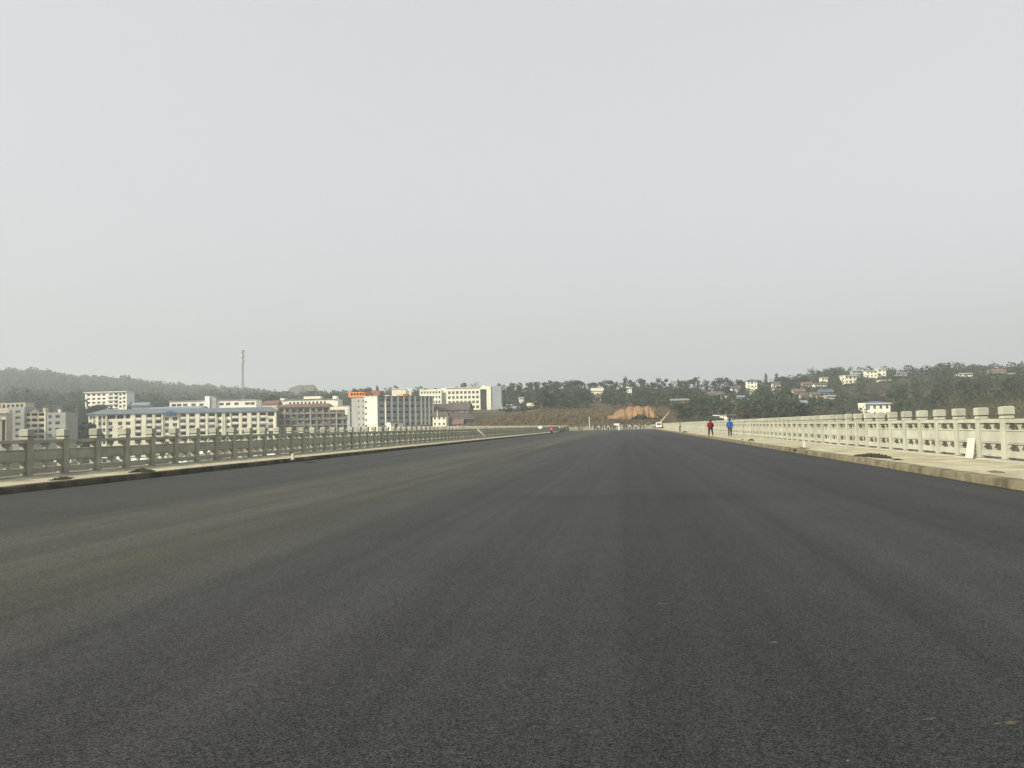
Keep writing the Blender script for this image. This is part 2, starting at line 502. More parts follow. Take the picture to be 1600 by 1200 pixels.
# ------------------------------------------------------------------ bridge: road, kerbs, sidewalks, deck
XL, XR = -19.35, 10.5            # balustrade centre lines
KL, KR = -15.95, 7.42            # kerb faces
SW = 0.178                       # sidewalk height
Y0B, Y1B = -40.0, 286.0
MB().face([(KL, Y0B, 0), (KR, Y0B, 0), (KR, Y1B, 0), (KL, Y1B, 0)]).build('road', M['asphalt'])['kind'] = 'structure'
MB().face([(XL - 0.6, 219, -0.004), (KL, 219, -0.004), (KL, Y1B, -0.004), (XL - 0.6, Y1B, -0.004)]).build('road_apron', M['asphalt'])['kind'] = 'structure'

def strip(xs_z, y0, y1, step, name, m, jit=0.0):
    """A long profile swept along the road with a little unevenness."""
    ys = np.arange(y0, y1 + 1e-6, step)
    V = []
    for k, y in enumerate(ys):
        w = rng.normal(0, jit, 2)
        for (x, z, fx) in xs_z:
            V.append((x + w[0] * fx, y, z + w[1] * fx * 0.7))
    n = len(xs_z)
    q = [(k * n + i, k * n + i + 1, (k + 1) * n + i + 1, (k + 1) * n + i) for k in range(len(ys) - 1) for i in range(n - 1)]
    o = link(name, np_mesh(name, np.array(V), np.array(q), m))
    o['kind'] = 'structure'
    return o
YK = 217.0
strip([(KL, -0.05, 0), (KL - 0.012, SW - 0.03, 1), (KL - 0.04, SW, 1), (KL - 0.26, SW + 0.004, 0.6)], Y0B, YK, 0.5, 'kerb_left', M['kerb_tar_shade'], 0.009)
strip([(KR, -0.05, 0), (KR + 0.012, SW - 0.03, 1), (KR + 0.04, SW, 1), (KR + 0.26, SW + 0.004, 0.6)], Y0B, Y1B, 0.5, 'kerb_right', M['kerb'], 0.009)
strip([(KL - 0.255, SW + 0.002, 0.5), (KL - 1.2, SW, 1), (KL - 2.2, SW, 1), (XL - 0.6, SW, 0)], Y0B, YK, 0.7, 'sidewalk_left', M['sidewalk'], 0.006)
strip([(KR + 0.255, SW + 0.002, 0.5), (KR + 1.2, SW, 1), (KR + 2.2, SW, 1), (XR + 0.6, SW, 0)], Y0B, Y1B, 0.7, 'sidewalk_right', M['sidewalk'], 0.006)
strip([(XL + 0.5, -0.02, 0), (XL + 0.5, SW, 0), (XL - 0.6, SW, 0)], YK + 0.01, Y1B, 1.0, 'kerb_strip', M['kerb'])
MB().face([(KL, YK, -0.05), (KL, YK, SW), (XL - 0.6, YK, SW), (XL - 0.6, YK, -0.05)]).build('kerb_end', M['kerb'])['kind'] = 'structure'
MB().box(XL - 0.6, XR + 0.6, Y0B, Y1B + 6, -1.3, -0.03).build('bridge_deck', M['concrete'])['kind'] = 'structure'
for side, x0 in (('left', XL - 0.62), ('right', XR + 0.42)):
    MB().box(x0, x0 + 0.2, Y0B, Y1B + 6, -0.9, SW - 0.01).build('deck_edge_' + side, M['concrete'])['kind'] = 'structure'
for k, y in enumerate(range(-20, 280, 40)):
    t = thing('bridge_pier', 'grey concrete pier carrying the bridge deck over the valley', 'pier', (0, y, 0), group='piers under the bridge')
    MB().box(XL + 2, XR - 2, -0.9, 0.9, -2.6, -1.31).build('pier_cap', M['concrete'], t)
    for x in (XL + 5, (XL + XR) / 2, XR - 5):
        MB().tube((x, 0, -2.62), (x, 0, -17.5), 0.8, 0.9, 12).build('column', M['concrete'], t)
MB().face([(-900, 15, -15.6), (900, 15, -15.6), (900, 205, -15.6), (-900, 205, -15.6)]).build('river', mat('river_water', (0.06, 0.075, 0.06), (0.045, 0.06, 0.05), 0.05, 0.12, 0.2, 0.6))['kind'] = 'structure'

# ------------------------------------------------------------------ balustrades
SP = 1.82                        # post spacing
def post_mesh():
    b = MB()
    b.box(-0.14, 0.14, -0.14, 0.14, 0, 1.15)
    b.box(-0.16, 0.16, -0.16, 0.16, 1.15, 1.235, taper=0.88)
    b.box(-0.115, 0.115, -0.115, 0.115, 1.235, 1.262)
    return bevelled(b.mesh('post', M['rail']), 0.012)
def cap_mesh():
    b = MB()
    b.box(-0.165, 0.165, -0.165, 0.165, 1.262, 1.485)
    me = bevelled(b.mesh('cap', M['rail']), 0.012, 1)
    b2 = MB().box(-0.14, 0.14, -0.14, 0.14, 1.484, 1.497, taper=0.8)
    bm = bmesh.new(); bm.from_mesh(me); bm.from_mesh(b2.mesh('t', M['rail'])); bm.to_mesh(me); bm.free()
    return me
HW = (SP - 0.27) / 2             # half clear width between posts
def bracket(cx, z0, z1, wt, ws):
    """Cloud-shaped spacer: a stepped T head under the member above on a narrow stem."""
    h = z1 - z0
    pts = [(-ws * 0.5, 0), (-ws * 0.5, h * 0.30), (-ws * 0.62, h * 0.42), (-wt * 0.34, h * 0.50), (-wt * 0.42, h * 0.62), (-wt * 0.5, h * 0.72), (-wt * 0.5, h * 0.9), (-wt * 0.44, h)]
    return [(cx + x, z0 + z) for x, z in pts] + [(cx - x, z0 + z) for x, z in reversed(pts)]
def panel_mesh():
    b = MB()
    # top rail, frieze panel, skirt, plinth sill; the posts stand between neighbouring panels
    b.box(-HW, HW, -0.105, 0.105, 1.03, 1.145)
    b.box(-HW, HW, -0.075, 0.075, 0.44, 0.835)
    b.box(-HW, HW, -0.095, 0.095, 0.80, 0.842)
    b.box(-HW, HW, -0.075, 0.075, 0.068, 0.245)
    for z0, z1 in ((0.48, 0.77),):
        for y, s in ((-0.077, -1), (0.077, 1)):
            b.box(-HW + 0.10, HW - 0.10, min(y, y + s * 0.013), max(y, y + s * 0.013), z0, z1)
    me = bevelled(b.mesh('panel', M['rail']), 0.008)
    b = MB()
    for z0, z1 in ((0.838, 1.034), (0.242, 0.444)):
        b.prism(bracket(0, z0, z1, 0.33, 0.13), -0.04, 0.04)
        for s in (-1, 1):
            p = [q for q in bracket(s * HW, z0, z1, 0.36, 0.08)]
            p = [(min(max(x, -HW + 0.001), HW - 0.001), z) for x, z in p]
            b.prism(p, -0.04, 0.04)
    t = b.mesh('t', M['rail'])
    bm = bmesh.new(); bm.from_mesh(me); bm.from_mesh(t); bm.to_mesh(me); bm.free()
    return me
POST, CAP, PANEL = post_mesh(), cap_mesh(), panel_mesh()
BASE = bevelled(MB().box(-SP / 2, SP / 2, -0.2, 0.2, -0.06, 0.035).mesh('plinth', M['rail']), 0.008)

def balustrade(label, start, end, rz, first=0.0, sx=1.0):
    """Posts every SP along local x, panels between them, a low plinth under all."""
    t = thing('balustrade', label, 'balustrade', start, rz, 'carved concrete balustrades round the bridge deck')
    t.scale = (sx, 1, 1)
    L = (Vector(end) - Vector(start)).length / sx
    n = int((L - first) / SP)
    for k in range(n + 1):
        x = first + k * SP
        j = (random.gauss(0, 0.004), random.gauss(0, 0.004), random.gauss(0, 0.003))
        p = link('post', POST, t, (x + j[0], j[1], 0.035 + j[2]), random.gauss(0, 0.008))
        link('cap', CAP, p, (0, 0, 0), random.gauss(0, 0.01))
        if k < n:
            link('panel', PANEL, t, (x + SP / 2, random.gauss(0, 0.004), 0.035 + random.gauss(0, 0.003)))
            link('plinth', BASE, t, (x + SP / 2, 0, random.gauss(0, 0.002)))
    return t
FR = at_y(1573.6, 660, 24.85)
yR0 = 24.85 - SP * 12
balustrade('sunlit pale concrete balustrade with square post caps along the right sidewalk', (XR, yR0, SW), (XR, 283, SW), R(90))
yL0 = 19.35 * F / 787 - SP * 1.045 * 17
balustrade('shaded grey concrete balustrade with square post caps along the left sidewalk', (XL, yL0, SW), (XL, 285, SW), R(90), 0.0, 1.045)
balustrade('low white concrete balustrade closing the far end of the road', (XL + 0.4, 285.2, 0.0), (XR, 285.2, 0.0), 0.0, 0.5)

# ------------------------------------------------------------------ buildings
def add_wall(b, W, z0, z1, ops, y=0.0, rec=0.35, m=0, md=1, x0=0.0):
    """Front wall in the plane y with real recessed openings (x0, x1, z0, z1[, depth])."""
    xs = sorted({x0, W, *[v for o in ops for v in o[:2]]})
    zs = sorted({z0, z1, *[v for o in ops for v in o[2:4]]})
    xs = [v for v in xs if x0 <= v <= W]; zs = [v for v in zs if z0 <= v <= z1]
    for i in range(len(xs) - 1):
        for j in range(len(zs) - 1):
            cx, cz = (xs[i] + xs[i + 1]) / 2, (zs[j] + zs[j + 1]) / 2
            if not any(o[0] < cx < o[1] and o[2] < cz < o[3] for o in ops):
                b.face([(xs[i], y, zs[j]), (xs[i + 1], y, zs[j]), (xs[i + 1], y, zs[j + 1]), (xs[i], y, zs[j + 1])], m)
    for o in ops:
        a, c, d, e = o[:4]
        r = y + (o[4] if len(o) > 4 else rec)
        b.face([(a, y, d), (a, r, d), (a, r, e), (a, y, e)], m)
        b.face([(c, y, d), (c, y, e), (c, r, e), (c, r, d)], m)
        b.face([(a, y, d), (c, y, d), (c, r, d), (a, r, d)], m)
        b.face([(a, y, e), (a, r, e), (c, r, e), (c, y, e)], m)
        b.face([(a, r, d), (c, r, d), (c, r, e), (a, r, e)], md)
def add_shell(b, W, D, z0, z1, x0=0.0, y0=0.0, m=0, top=True):
    """Sides, back and flat top of a block whose front is drawn by add_wall."""
    y1 = y0 + D
    b.face([(x0, y1, z0), (x0, y0, z0), (x0, y0, z1), (x0, y1, z1)], m)
    b.face([(W, y0, z0), (W, y1, z0), (W, y1, z1), (W, y0, z1)], m)
    b.face([(W, y1, z0), (x0, y1, z0), (x0, y1, z1), (W, y1, z1)], m)
    if top:
        b.face([(x0, y0, z1), (W, y0, z1), (W, y1, z1), (x0, y1, z1)], m)
_win = {}
def window(parent, x, z, w, h, y=0.22, style=2, rz=0.0, fr='frame'):
    """A framed, glazed window set into its opening."""
    k = (round(w, 1), round(h, 1), style, fr)
    if k not in _win:
        b = MB()
        t = 0.07
        b.box(-k[0] / 2, k[0] / 2, -0.04, 0.04, 0, t); b.box(-k[0] / 2, k[0] / 2, -0.04, 0.04, k[1] - t, k[1])
        b.box(-k[0] / 2, -k[0] / 2 + t, -0.04, 0.04, t, k[1] - t); b.box(k[0] / 2 - t, k[0] / 2, -0.04, 0.04, t, k[1] - t)
        for q in range(1, style):
            c = -k[0] / 2 + k[0] * q / style
            b.box(c - t / 2, c + t / 2, -0.035, 0.035, t, k[1] - t)
        b.face([(-k[0] / 2, 0, 0), (k[0] / 2, 0, 0), (k[0] / 2, 0, k[1]), (-k[0] / 2, 0, k[1])], 1)
        _win[k] = b.mesh('window', [M[fr], M['glass']])
    return link('window', _win[k], parent, (x, y, z), rz)

class Block:
    """A building whose front corners sit at two photo columns and two depths."""
    def __init__(s, name, label, cat, px0, Y0, px1, Y1, py, zb=None, group=None):
        p0, p1 = at_y(px0, py, Y0), at_y(px1, py, Y1)
        s.W = math.hypot(p1.x - p0.x, p1.y - p0.y)
        s.rz = math.atan2(p1.y - p0.y, p1.x - p0.x)
        s.zb = min(gz(p0.x, p0.y), gz(p1.x, p1.y)) - 0.5 if zb is None else zb
        s.H = p0.z - s.zb
        s.px0, s.px1, s.Y = px0, px1, Y0
        s.k = s.W / (px1 - px0)
        s.t = thing(name, label, cat, (p0.x, p0.y, s.zb), s.rz, group)
        FOOT.append((p0.x, p0.y, p1.x, p1.y))
        s.ends = (px0, px1)
    def x(s, px):
        return (px - s.px0) * s.k
    def z(s, py, px=None):
        px = s.px0 if px is None else px
        return zat(px, py, s.Y) - s.zb
FOOT = []

# --- cream apartment block with balconies (left of the picture)
B = Block('apartment_building', 'long cream apartment block with pilasters, balconies and a slate blue roof', 'building', 138, 415, 432, 442, 648)
W, H = B.W, B.H
FL = 3.08
nfl = int(H / FL)
b = MB()
ops, wins, balc = [], [], []
def col_windows(a, c, ztop=0.7, hh=1.75, first=0):
    for k in range(first, nfl):
        z1 = H - ztop - k * FL
        if z1 - hh > 0.3:
            ops.append((B.x(a), B.x(c), z1 - hh, z1, 0.3)); wins.append((B.x((a + c) / 2), z1 - hh, B.x(c) - B.x(a), hh))
def col_balcony(a, c):
    for k in range(nfl):
        z1 = H - 0.35 - k * FL
        if z1 - 2.55 > 0.2:
            ops.append((B.x(a), B.x(c), z1 - 2.55, z1, 1.3)); balc.append((B.x(a), B.x(c), z1 - 2.55, 'w'))
for a, c in ((140.5, 143.6), (145, 148), (153.2, 157.4), (160, 164)):
    col_windows(a, c)
for a, c in ((168.5, 174.5), (183, 189.5)):
    col_windows(a, c, first=1)
for a, c in ((166.5, 179), (181, 191.5), (194.5, 201.5)):
    ops.append((B.x(a), B.x(c), H - 2.3, H - 0.3, 1.6))
col_windows(195, 201.8, first=1)
for a, c in ((210, 218.6), (227, 235.6), (293.6, 302), (310, 318.6), (377, 384.5), (392, 400)):
    col_balcony(a, c)
for a, c in ((241, 249.5), (279.5, 288), (324, 333.5), (360.5, 371), (405.5, 414.5)):
    col_balcony(a, c)
for a, c in ((255, 261.5), (267.5, 274.5)):
    col_windows(a, c, ztop=1.9)
for a, c in ((338, 344), (351.5, 357.8)):
    col_windows(a, c, first=1)
ops += [(B.x(337), B.x(345), H - 2.3, H - 0.4, 1.2), (B.x(350.5), B.x(358), H - 2.3, H - 0.4, 1.2)]
col_windows(419, 426.5, first=1)
ops.append((B.x(418), B.x(428), H - 2.3, H - 0.4, 1.2))
add_wall(b, W, 0, H, ops)
add_shell(b, W, 14, 0, H)
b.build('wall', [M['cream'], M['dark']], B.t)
for x, z, w, h in wins:
    window(B.t, x, z, w - 0.04, h - 0.02, 0.2)
for a, c in ((202.6, 209.2), (219.4, 226.3), (236.2, 239.6), (288.6, 293), (303, 309.2), (319, 322.2), (372.2, 376.4), (385.2, 391.4), (400.8, 404.4), (429, 431.8)):
    MB().box(B.x(a), B.x(c), -0.55, -0.004, 0, H - 0.05).build('pilaster', M['cream'], B.t)
for a, c in ((152, 166), (250.6, 277.4), (334.5, 346), (347.5, 359)):
    MB().box(B.x(a), B.x(a) + 0.5, -0.5, -0.004, 0, H - 0.1).box(B.x(c) - 0.5, B.x(c), -0.5, -0.004, 0, H - 0.1).build('bay_frame', M['cream'], B.t)
for a, c, z, kk in balc:
    p = MB()
    p.box(a + 0.05, c - 0.05, -0.62, -0.5, z - 0.12, z + 1.0); p.box(a + 0.05, c - 0.05, -0.5, 1.29, z - 0.12, z - 0.002)
    p.build('balcony', M['whitewall'], B.t)
    if rng.random() < .28:
        window(B.t, (a + c) / 2, z + 1.01, c - a - .12, 1.4, -.56, 3)
AC = MB().box(-.42, .42, -.3, 0, 0, .55).tube((0, -.301, .28), (0, -.33, .28), .2, n=10).mesh('air_conditioner', M['board'])
for x, z, w, h in wins:
    if rng.random() < .35 and z > 9:
        link('air_conditioner', AC, B.t, (x + rng.uniform(-.3, .3), -.01, z - .75))
# roof: low hipped sheet roof with a bright blue curved canopy over the middle bay
r = MB()
z0, z1 = H + 0.05, H + 2.5
e = 1.0
A = [(-e - 0.5, -e, z0), (W + e, -e, z0), (W + e, 15, z0), (-e - 0.5, 15, z0)]
Bt = [(5, 6, z1), (W - 3, 6, z1)]
r.face([A[0], A[1], Bt[1], Bt[0]]); r.face([A[1], A[2], Bt[1]]); r.face([A[2], A[3], Bt[0], Bt[1]]); r.face([A[3], A[0], Bt[0]])
r.face([A[3], A[2], A[1], A[0]])
r.build('roof', M['greyblue'], B.t)
n = 10
cv = MB()
for k in range(n):
    t0, t1 = math.pi * k / n, math.pi * (k + 1) / n
    xa, xb = B.x(264) - B.x(9 + B.px0) * math.cos(t0), B.x(264) - B.x(9 + B.px0) * math.cos(t1)
    za, zb = H - 0.9 + 2.0 * math.sin(t0), H - 0.9 + 2.0 * math.sin(t1)
    cv.face([(xa, -1.5, za), (xb, -1.5, zb), (xb, 2, zb), (xa, 2, za)])
    cv.face([(xa, -1.5, H - 0.9), (xb, -1.5, H - 0.9), (xb, -1.5, zb), (xa, -1.5, za)])
cv.build('canopy', M['brightblue'], B.t)

# --- blue sheet roofs and sheds behind it
for lab, px0, px1, pt, pb, Y, mt, dep in (('long shed with a pale blue steel roof behind the cream apartment block', 228, 312, 637.5, 642, 470, 'paleblue', 16),
                                     ('small shed with a pale blue roof beside the white hillside block', 206, 231, 630, 634, 520, 'paleblue', 10)):
    B = Block('steel_shed', lab, 'shed', px0, Y, px1, Y + 3, pb)
    MB().box(0, B.W, 0, dep, 0, B.H).build('wall', M['grey'], B.t)
    zt = B.z(pt)
    MB().prism([(-0.7, B.H + 0.02), (dep + 0.7, B.H + 0.02), (dep / 2, zt + 0.6), (-0.7, B.H + 0.25)], 0, B.W + 1.2).build('roof', M[mt], B.t, (B.W + 0.6, 0, 0), R(90))

# --- grey apartment block at the left edge
B = Block('apartment_building', 'grey five storey apartment block with recessed balconies at the left edge', 'building', 13, 345, 104, 350, 644)
W, H = B.W, B.H
zs1 = B.z(636)
parts = []
b = MB(); ops = []; wins = []
def gw(a, c, pys, hpx, B_=None):
    for py in pys:
        z1 = B.z(py); z0 = B.z(py + hpx)
        if z0 > 0.2:
            ops.append((B.x(a), B.x(c), z0, z1, 0.25)); wins.append((B.x((a + c) / 2), z0, B.x(c) - B.x(a), z1 - z0))
rows = (641.5, 651, 660.5, 670, 679.5, 689)
gw(15.5, 19, rows, 3.2); gw(24, 32, rows, 4.2)
add_wall(b, B.x(38), 0, zs1, ops)
add_shell(b, B.x(38), 12, 0, zs1)
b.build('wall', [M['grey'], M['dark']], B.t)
for x, z, w, h in wins: window(B.t, x, z, w - 0.04, h - 0.02, 0.18)
b = MB(); ops = []; wins = []
zt = B.z(645)
for k in range(6):
    for a, c in ((39, 46), (47.5, 57), (58.5, 69)):
        z1 = zt - 0.3 - k * 2.35
        if z1 > 2.5: ops.append((B.x(a), B.x(c), z1 - 1.95, z1, 1.2))
add_wall(b, B.x(71), 0, zt, ops, y=0.8, x0=B.x(38) + 0.01, m=0)
add_shell(b, B.x(71), 11, 0, zt, x0=B.x(38) + 0.01, y0=0.8)
b.build('balcony_wing', [M['tan'], M['dark']], B.t)
for o in ops:
    MB().box(o[0] + .05, o[1] - .05, 0.68, 0.796, o[2] - 0.1, o[2] + 0.75).build('balcony', M['grey'] if rng.random() < .6 else M['tan'], B.t)
for a, c, p in ((44, 50, 641), (62, 66, 638)):
    MB().box(B.x(a), B.x(c), 3, 6, zt + 0.01, B.z(p)).build('rooftop_room', M['tan'], B.t)
b = MB(); ops = []; wins = []
zt = B.z(644, 88)
gw(77.5, 82.5, (650, 660, 670, 679.5, 689), 5); gw(88, 95, (650, 660, 670, 679.5, 689), 5)
add_wall(b, W, 0, zt, ops, y=-1.0, x0=B.x(73))
add_shell(b, W, 13, 0, zt, x0=B.x(73), y0=-1.0)
b.build('wall', [M['grey'], M['dark']], B.t)
for x, z, w, h in wins: window(B.t, x, z, w - 0.04, h - 0.02, -0.82)
MB().box(B.x(71) + 0.01, B.x(73) - 0.01, -1.2, 0.6, 0, zt).build('pilaster', M['cream'], B.t)
MB().box(B.x(88), B.x(90.5), 2, 4, zt + 0.01, B.z(641)).build('water_tank', M['white'], B.t)

B = Block('archway_building', 'low beige building with round arches cut off by the left edge', 'building', -22, 330, 10, 333, 646)
b = MB(); ops = []
for a in (-18, -7, 3):
    ops.append((B.x(a), B.x(a + 5), max(0.3, B.z(692)), B.z(656), 1.5))
add_wall(b, B.W, 0, B.H, ops); add_shell(b, B.W, 10, 0, B.H)
b.build('wall', [M['tan'], M['dark']], B.t)
for a in (-18, -7, 3):
    n = 8; xm, rr = B.x(a + 2.5), B.x(a + 2.5) - B.x(a)
    MB().prism([(xm + rr * 1.7 * math.cos(math.pi * k / n), B.z(656) + rr * 1.7 * math.sin(math.pi * k / n)) for k in range(n + 1)], -0.25, -0.01).build('arch', M['whitewall'], B.t)
MB().box(-0.3, B.W + 0.3, -0.4, 10.3, B.H + 0.01, B.H + 0.4).build('cornice', M['whitewall'], B.t)

B = Block('flat_roofed_house', 'pale low house seen behind the grey apartment block', 'house', -14, 385, 40, 388, 630)
b = MB(); ops = [(B.x(a), B.x(a + 4), B.H - 2.4, B.H - 0.8, 0.3) for a in range(-10, 36, 7)]
add_wall(b, B.W, 0, B.H, ops); add_shell(b, B.W, 9, 0, B.H)
b.build('wall', [M['tan'], M['dark']], B.t)

# --- white block on the left hillside, with a diagonal stair screen
B = Block('hillside_block', 'white block with open stair screens standing among trees on the left hillside', 'building', 133, 640, 198, 640, 614)
W, H = B.W, B.H
zlow = B.z(640)
b = MB(); ops = []
for k in range(4):
    z1 = H - 1.0 - k * 3.0
    for a, c in ((136, 141), (144, 149), (152, 157), (160, 165)):
        if z1 > 3: ops.append((B.x(a), B.x(c), z1 - 1.5, z1, 0.4))
    for q, (a, c) in enumerate(((170, 176.5), (178.5, 184), (186, 190), (192, 196))):
        if z1 > 3: ops.append((B.x(a), B.x(c), z1 - 1.9 + 0.5 * (q % 2), z1 - 0.2 + 0.5 * (q % 2), 0.9))
add_wall(b, W, 0, H, ops); add_shell(b, W, 11, 0, H)
b.build('wall', [M['whitewall'], M['dark']], B.t)
MB().box(-0.8, W + 0.4, -1.2, 11.5, H + 0.01, H + 0.5).build('roof_slab', M['white'], B.t)
for k in range(4):
    z1 = H - 2.8 - k * 3.0
    if z1 > 2: MB().box(B.x(167), B.x(183), -0.9, -0.01, z1 - .5, z1 + 0.4).build('stair_flight', M['white'], B.t)

# --- long white building behind the cream block
B = Block('school_building', 'long white two storey building with a stair tower behind the cream apartments', 'building', 265, 520, 400, 526, 627.5)
W, H = B.W, B.H
b = MB(); ops = []; wins = []
for r0 in range(4):
    z1 = H - 1.5 - r0 * 3.6
    for a in (268, 276.5, 286, 299, 311.5, 343, 353, 366, 383, 391):
        c = a + 7
        ops.append((B.x(a), B.x(c), z1 - 1.6, z1, 0.3)); wins.append((B.x((a + c) / 2), z1 - 1.6, B.x(c) - B.x(a), 1.6))
add_wall(b, W, 0, H, ops); add_shell(b, W, 12, 0, H)
b.build('wall', [M['whitewall'], M['dark']], B.t)
for x, z, w, h in wins: window(B.t, x, z, w - .04, h - .02, 0.2, 3)
MB().box(-0.3, W + 0.3, -0.5, 12.3, H + 0.01, H + 0.3).build('roof_slab', M['grey'], B.t)
MB().box(B.x(321.5), B.x(329), -1.5, 7, 0, B.z(620.5)).build('stair_tower', M['white'], B.t)
MB().box(B.x(329.2), B.x(339), -0.9, 6, 0, B.z(623)).build('side_tower', M['grey'], B.t)

# --- unfinished brown block with slab edges and scaffold poles
B = Block('unfinished_building', 'unfinished brown grey block with bare slab edges and a low terracotta roof', 'building', 434, 446, 546, 451, 637)
W, H = B.W, B.H
b = MB(); ops = []; nb = 11
bays = [434.8 + k * 10.1 for k in range(nb)]
for k in range(6):
    z1 = H - 0.7 - k * 3.05
    for q, a in enumerate(bays):
        w = (7.2, 6.4, 7.8, 5.2)[(q * 3 + k) % 4]
        if z1 > 2.4: ops.append((B.x(a + .8), B.x(a + .8 + w), z1 - 2.0 + 0.3 * ((q + k) % 3 == 0), z1, 0.9))
add_wall(b, W, 0, H, ops); add_shell(b, W, 13, 0, H)
b.build('wall', [M['brownwall'], M['dark']], B.t)
for k in range(7):
    z1 = H - 0.35 - k * 3.05
    if z1 > 0.5: MB().box(-0.2, W + 0.1, -0.5, -0.01, z1 - 0.16, z1 + 0.12).build('floor_slab', M['concrete'], B.t)
for q, a in enumerate(bays):
    MB().box(B.x(a) - 0.12, B.x(a) + 0.35, -0.35, -0.012, 0, H - 0.55).build('column', M['tan'] if q % 4 == 1 else M['brownwall'], B.t)
for o in ops[::2]:
    window(B.t, (o[0] + o[1]) / 2, o[2], (o[1] - o[0]) * .92, (o[3] - o[2]) * .94, 0.5, 2)
for k in range(13):
    x = B.x(438 + k * 8.1)
    MB().tube((x, -1.3, 0), (x + 0.1, -1.3, H - 0.4 + (k % 3) * 0.5), 0.05, n=5).build('scaffold_pole', M['steel'], B.t)
for k in range(7):
    z = H - 1.7 - k * 2.0
    if z > 1: MB().tube((0.3, -1.36, z), (W - 0.5, -1.36, z + 0.05), 0.045, n=5).build('scaffold_rail', M['steel'], B.t)
for o in ops[1::4]:
    link('air_conditioner', AC, B.t, ((o[0] + o[1]) / 2, -.52, o[2] - .1))
r = MB()
xa, xb = B.x(434), B.x(517)
r.face([(xa - .4, -.9, H + .02), (xb, -.9, H + .02), (xb - 2, 5, H + 1.9), (xa + 3, 5, H + 1.9)]); r.face([(xa - .4, 12, H + .02), (xa - .4, -.9, H + .02), (xa + 3, 5, H + 1.9)])
r.face([(xb, -.9, H + .02), (xb, 12, H + .02), (xb - 2, 5, H + 1.9)]); r.face([(xb, 12, H + .02), (xa - .4, 12, H + .02), (xa + 3, 5, H + 1.9), (xb - 2, 5, H + 1.9)])
r.build('roof', M['redroof'], B.t)
MB().box(B.x(516), B.x(539), -.62, -.02, H - 1.9, H - .2).build('cream_band', M['cream'], B.t)
MB().box(B.x(539), B.x(545.5), -.62, -.02, H - 4.6, H - .2).build('cream_band', M['cream'], B.t)

# --- grey side building next to it
B = Block('side_building', 'narrow dark grey wing between the unfinished block and the white tower block', 'building', 546.3, 449, 557, 452, 634)
b = MB(); ops = []; wins = []
for k in range(6):
    z1 = B.H - 1.3 - k * 3.0
    for a in (0.18, 0.6):
        if z1 > 2: ops.append((B.W * a, B.W * (a + .25), z1 - 1.7, z1, .3)); wins.append((B.W * (a + .125), z1 - 1.7, B.W * .25, 1.7))
add_wall(b, B.W, 0, B.H, ops); add_shell(b, B.W, 9, 0, B.H)
b.build('wall', [M['bluegrey'], M['dark']], B.t)
for x, z, w, h in wins: window(B.t, x, z, w - .04, h - .02, .18)
MB().box(-.3, B.W + .2, -.5, 9.3, B.H + .01, B.H + .35).build('roof_slab', M['brownwall'], B.t)

# --- long low white building behind the unfinished block
B = Block('workshop', 'long low white workshop whose roofline shows above the terracotta roof', 'building', 438, 520, 528, 524, 625.5)
b = MB(); ops = [(B.x(a), B.x(a + 3), B.H - 2.8, B.H - 1.2, .3) for a in (452, 458, 464, 470, 476, 482, 488, 494, 500, 506)]
add_wall(b, B.W, 0, B.H, ops); add_shell(b, B.W, 14, 0, B.H)
b.build('wall', [M['whitewall'], M['dark']], B.t)
MB().box(0, B.x(445), -.8, 6, B.H + .01, B.z(622.5)).box(B.x(520), B.x(526.5), -.8, 6, B.H + .01, B.z(620.5)).build('gable_block', M['white'], B.t)
MB().box(B.x(446), B.x(519.5), -.5, 14.5, B.H + .01, B.H + .5).build('roof_slab', M['brownwall'], B.t)
MB().box(B.x(465), B.x(492), 15, 22, B.H - 1, B.z(619)).build('rear_hall', M['cream'], B.t)

B = Block('tiled_house', 'small house with a reddish tiled roof left of the unfinished block', 'house', 410, 500, 433, 500, 632)
MB().box(0, B.W, 0, 8, 0, B.H).build('wall', M['tan'], B.t)
MB().prism([(-.6, B.H + .02), (8.6, B.H + .02), (4, B.z(626))], -B.W - .4, .4).build('roof', M['redroof'], B.t, (0, 0, 0), R(90))

# --- white block with grey finned facade and orange roof rooms
B = Block('tower_block', 'white block with a finned blue grey facade and bright orange rooftop rooms', 'building', 589.5, 440, 676.5, 464, 620)
W, H = B.W, B.H
b = MB(); ops = []; wins = []
fins = [590 + (v - 375) / 7.5 for v in (385, 455, 525, 595, 665, 735, 800, 868, 915, 965, 1010)]
for k in range(8):
    z1 = H - 0.95 - k * 3.05
    for q in range(10):
        a, c = fins[q] + 0.9, fins[q + 1] - 0.3
        if z1 > 2: ops.append((B.x(a) + .3, B.x(c) - .2, z1 - 1.35, z1, .3)); wins.append(((B.x(a) + B.x(c)) / 2 + .05, z1 - 1.35, B.x(c) - B.x(a) - .5, 1.35))
add_wall(b, W, 0, H, ops); add_shell(b, W, 15, 0, H)
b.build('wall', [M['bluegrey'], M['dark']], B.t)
for x, z, w, h in wins: window(B.t, x, z, w - .04, h - .02, .2, 2)
for px in fins[1:]:
    MB().box(B.x(px) - .28, B.x(px) + .28, -1.2, -.01, B.z(664, 640), H + .25).build('fin', M['white'], B.t)
MB().box(B.x(590.3), W + .3, -1.1, 15.3, H + .27, H + .5).build('parapet', M['grey'], B.t)
for a, c, pt, mt in ((611, 617.5, 617, 'cream'), (623, 628.5, 617, 'cream'), (633, 644, 615, 'orange')):
    MB().box(B.x(a), B.x(c), 3, 7, H + .51, B.z(pt)).build('rooftop_room', M[mt], B.t)
MB().box(B.x(592), B.x(656), 7.5, 11, H + .51, B.z(616.5)).build('roof_beam', M['redroof'], B.t)
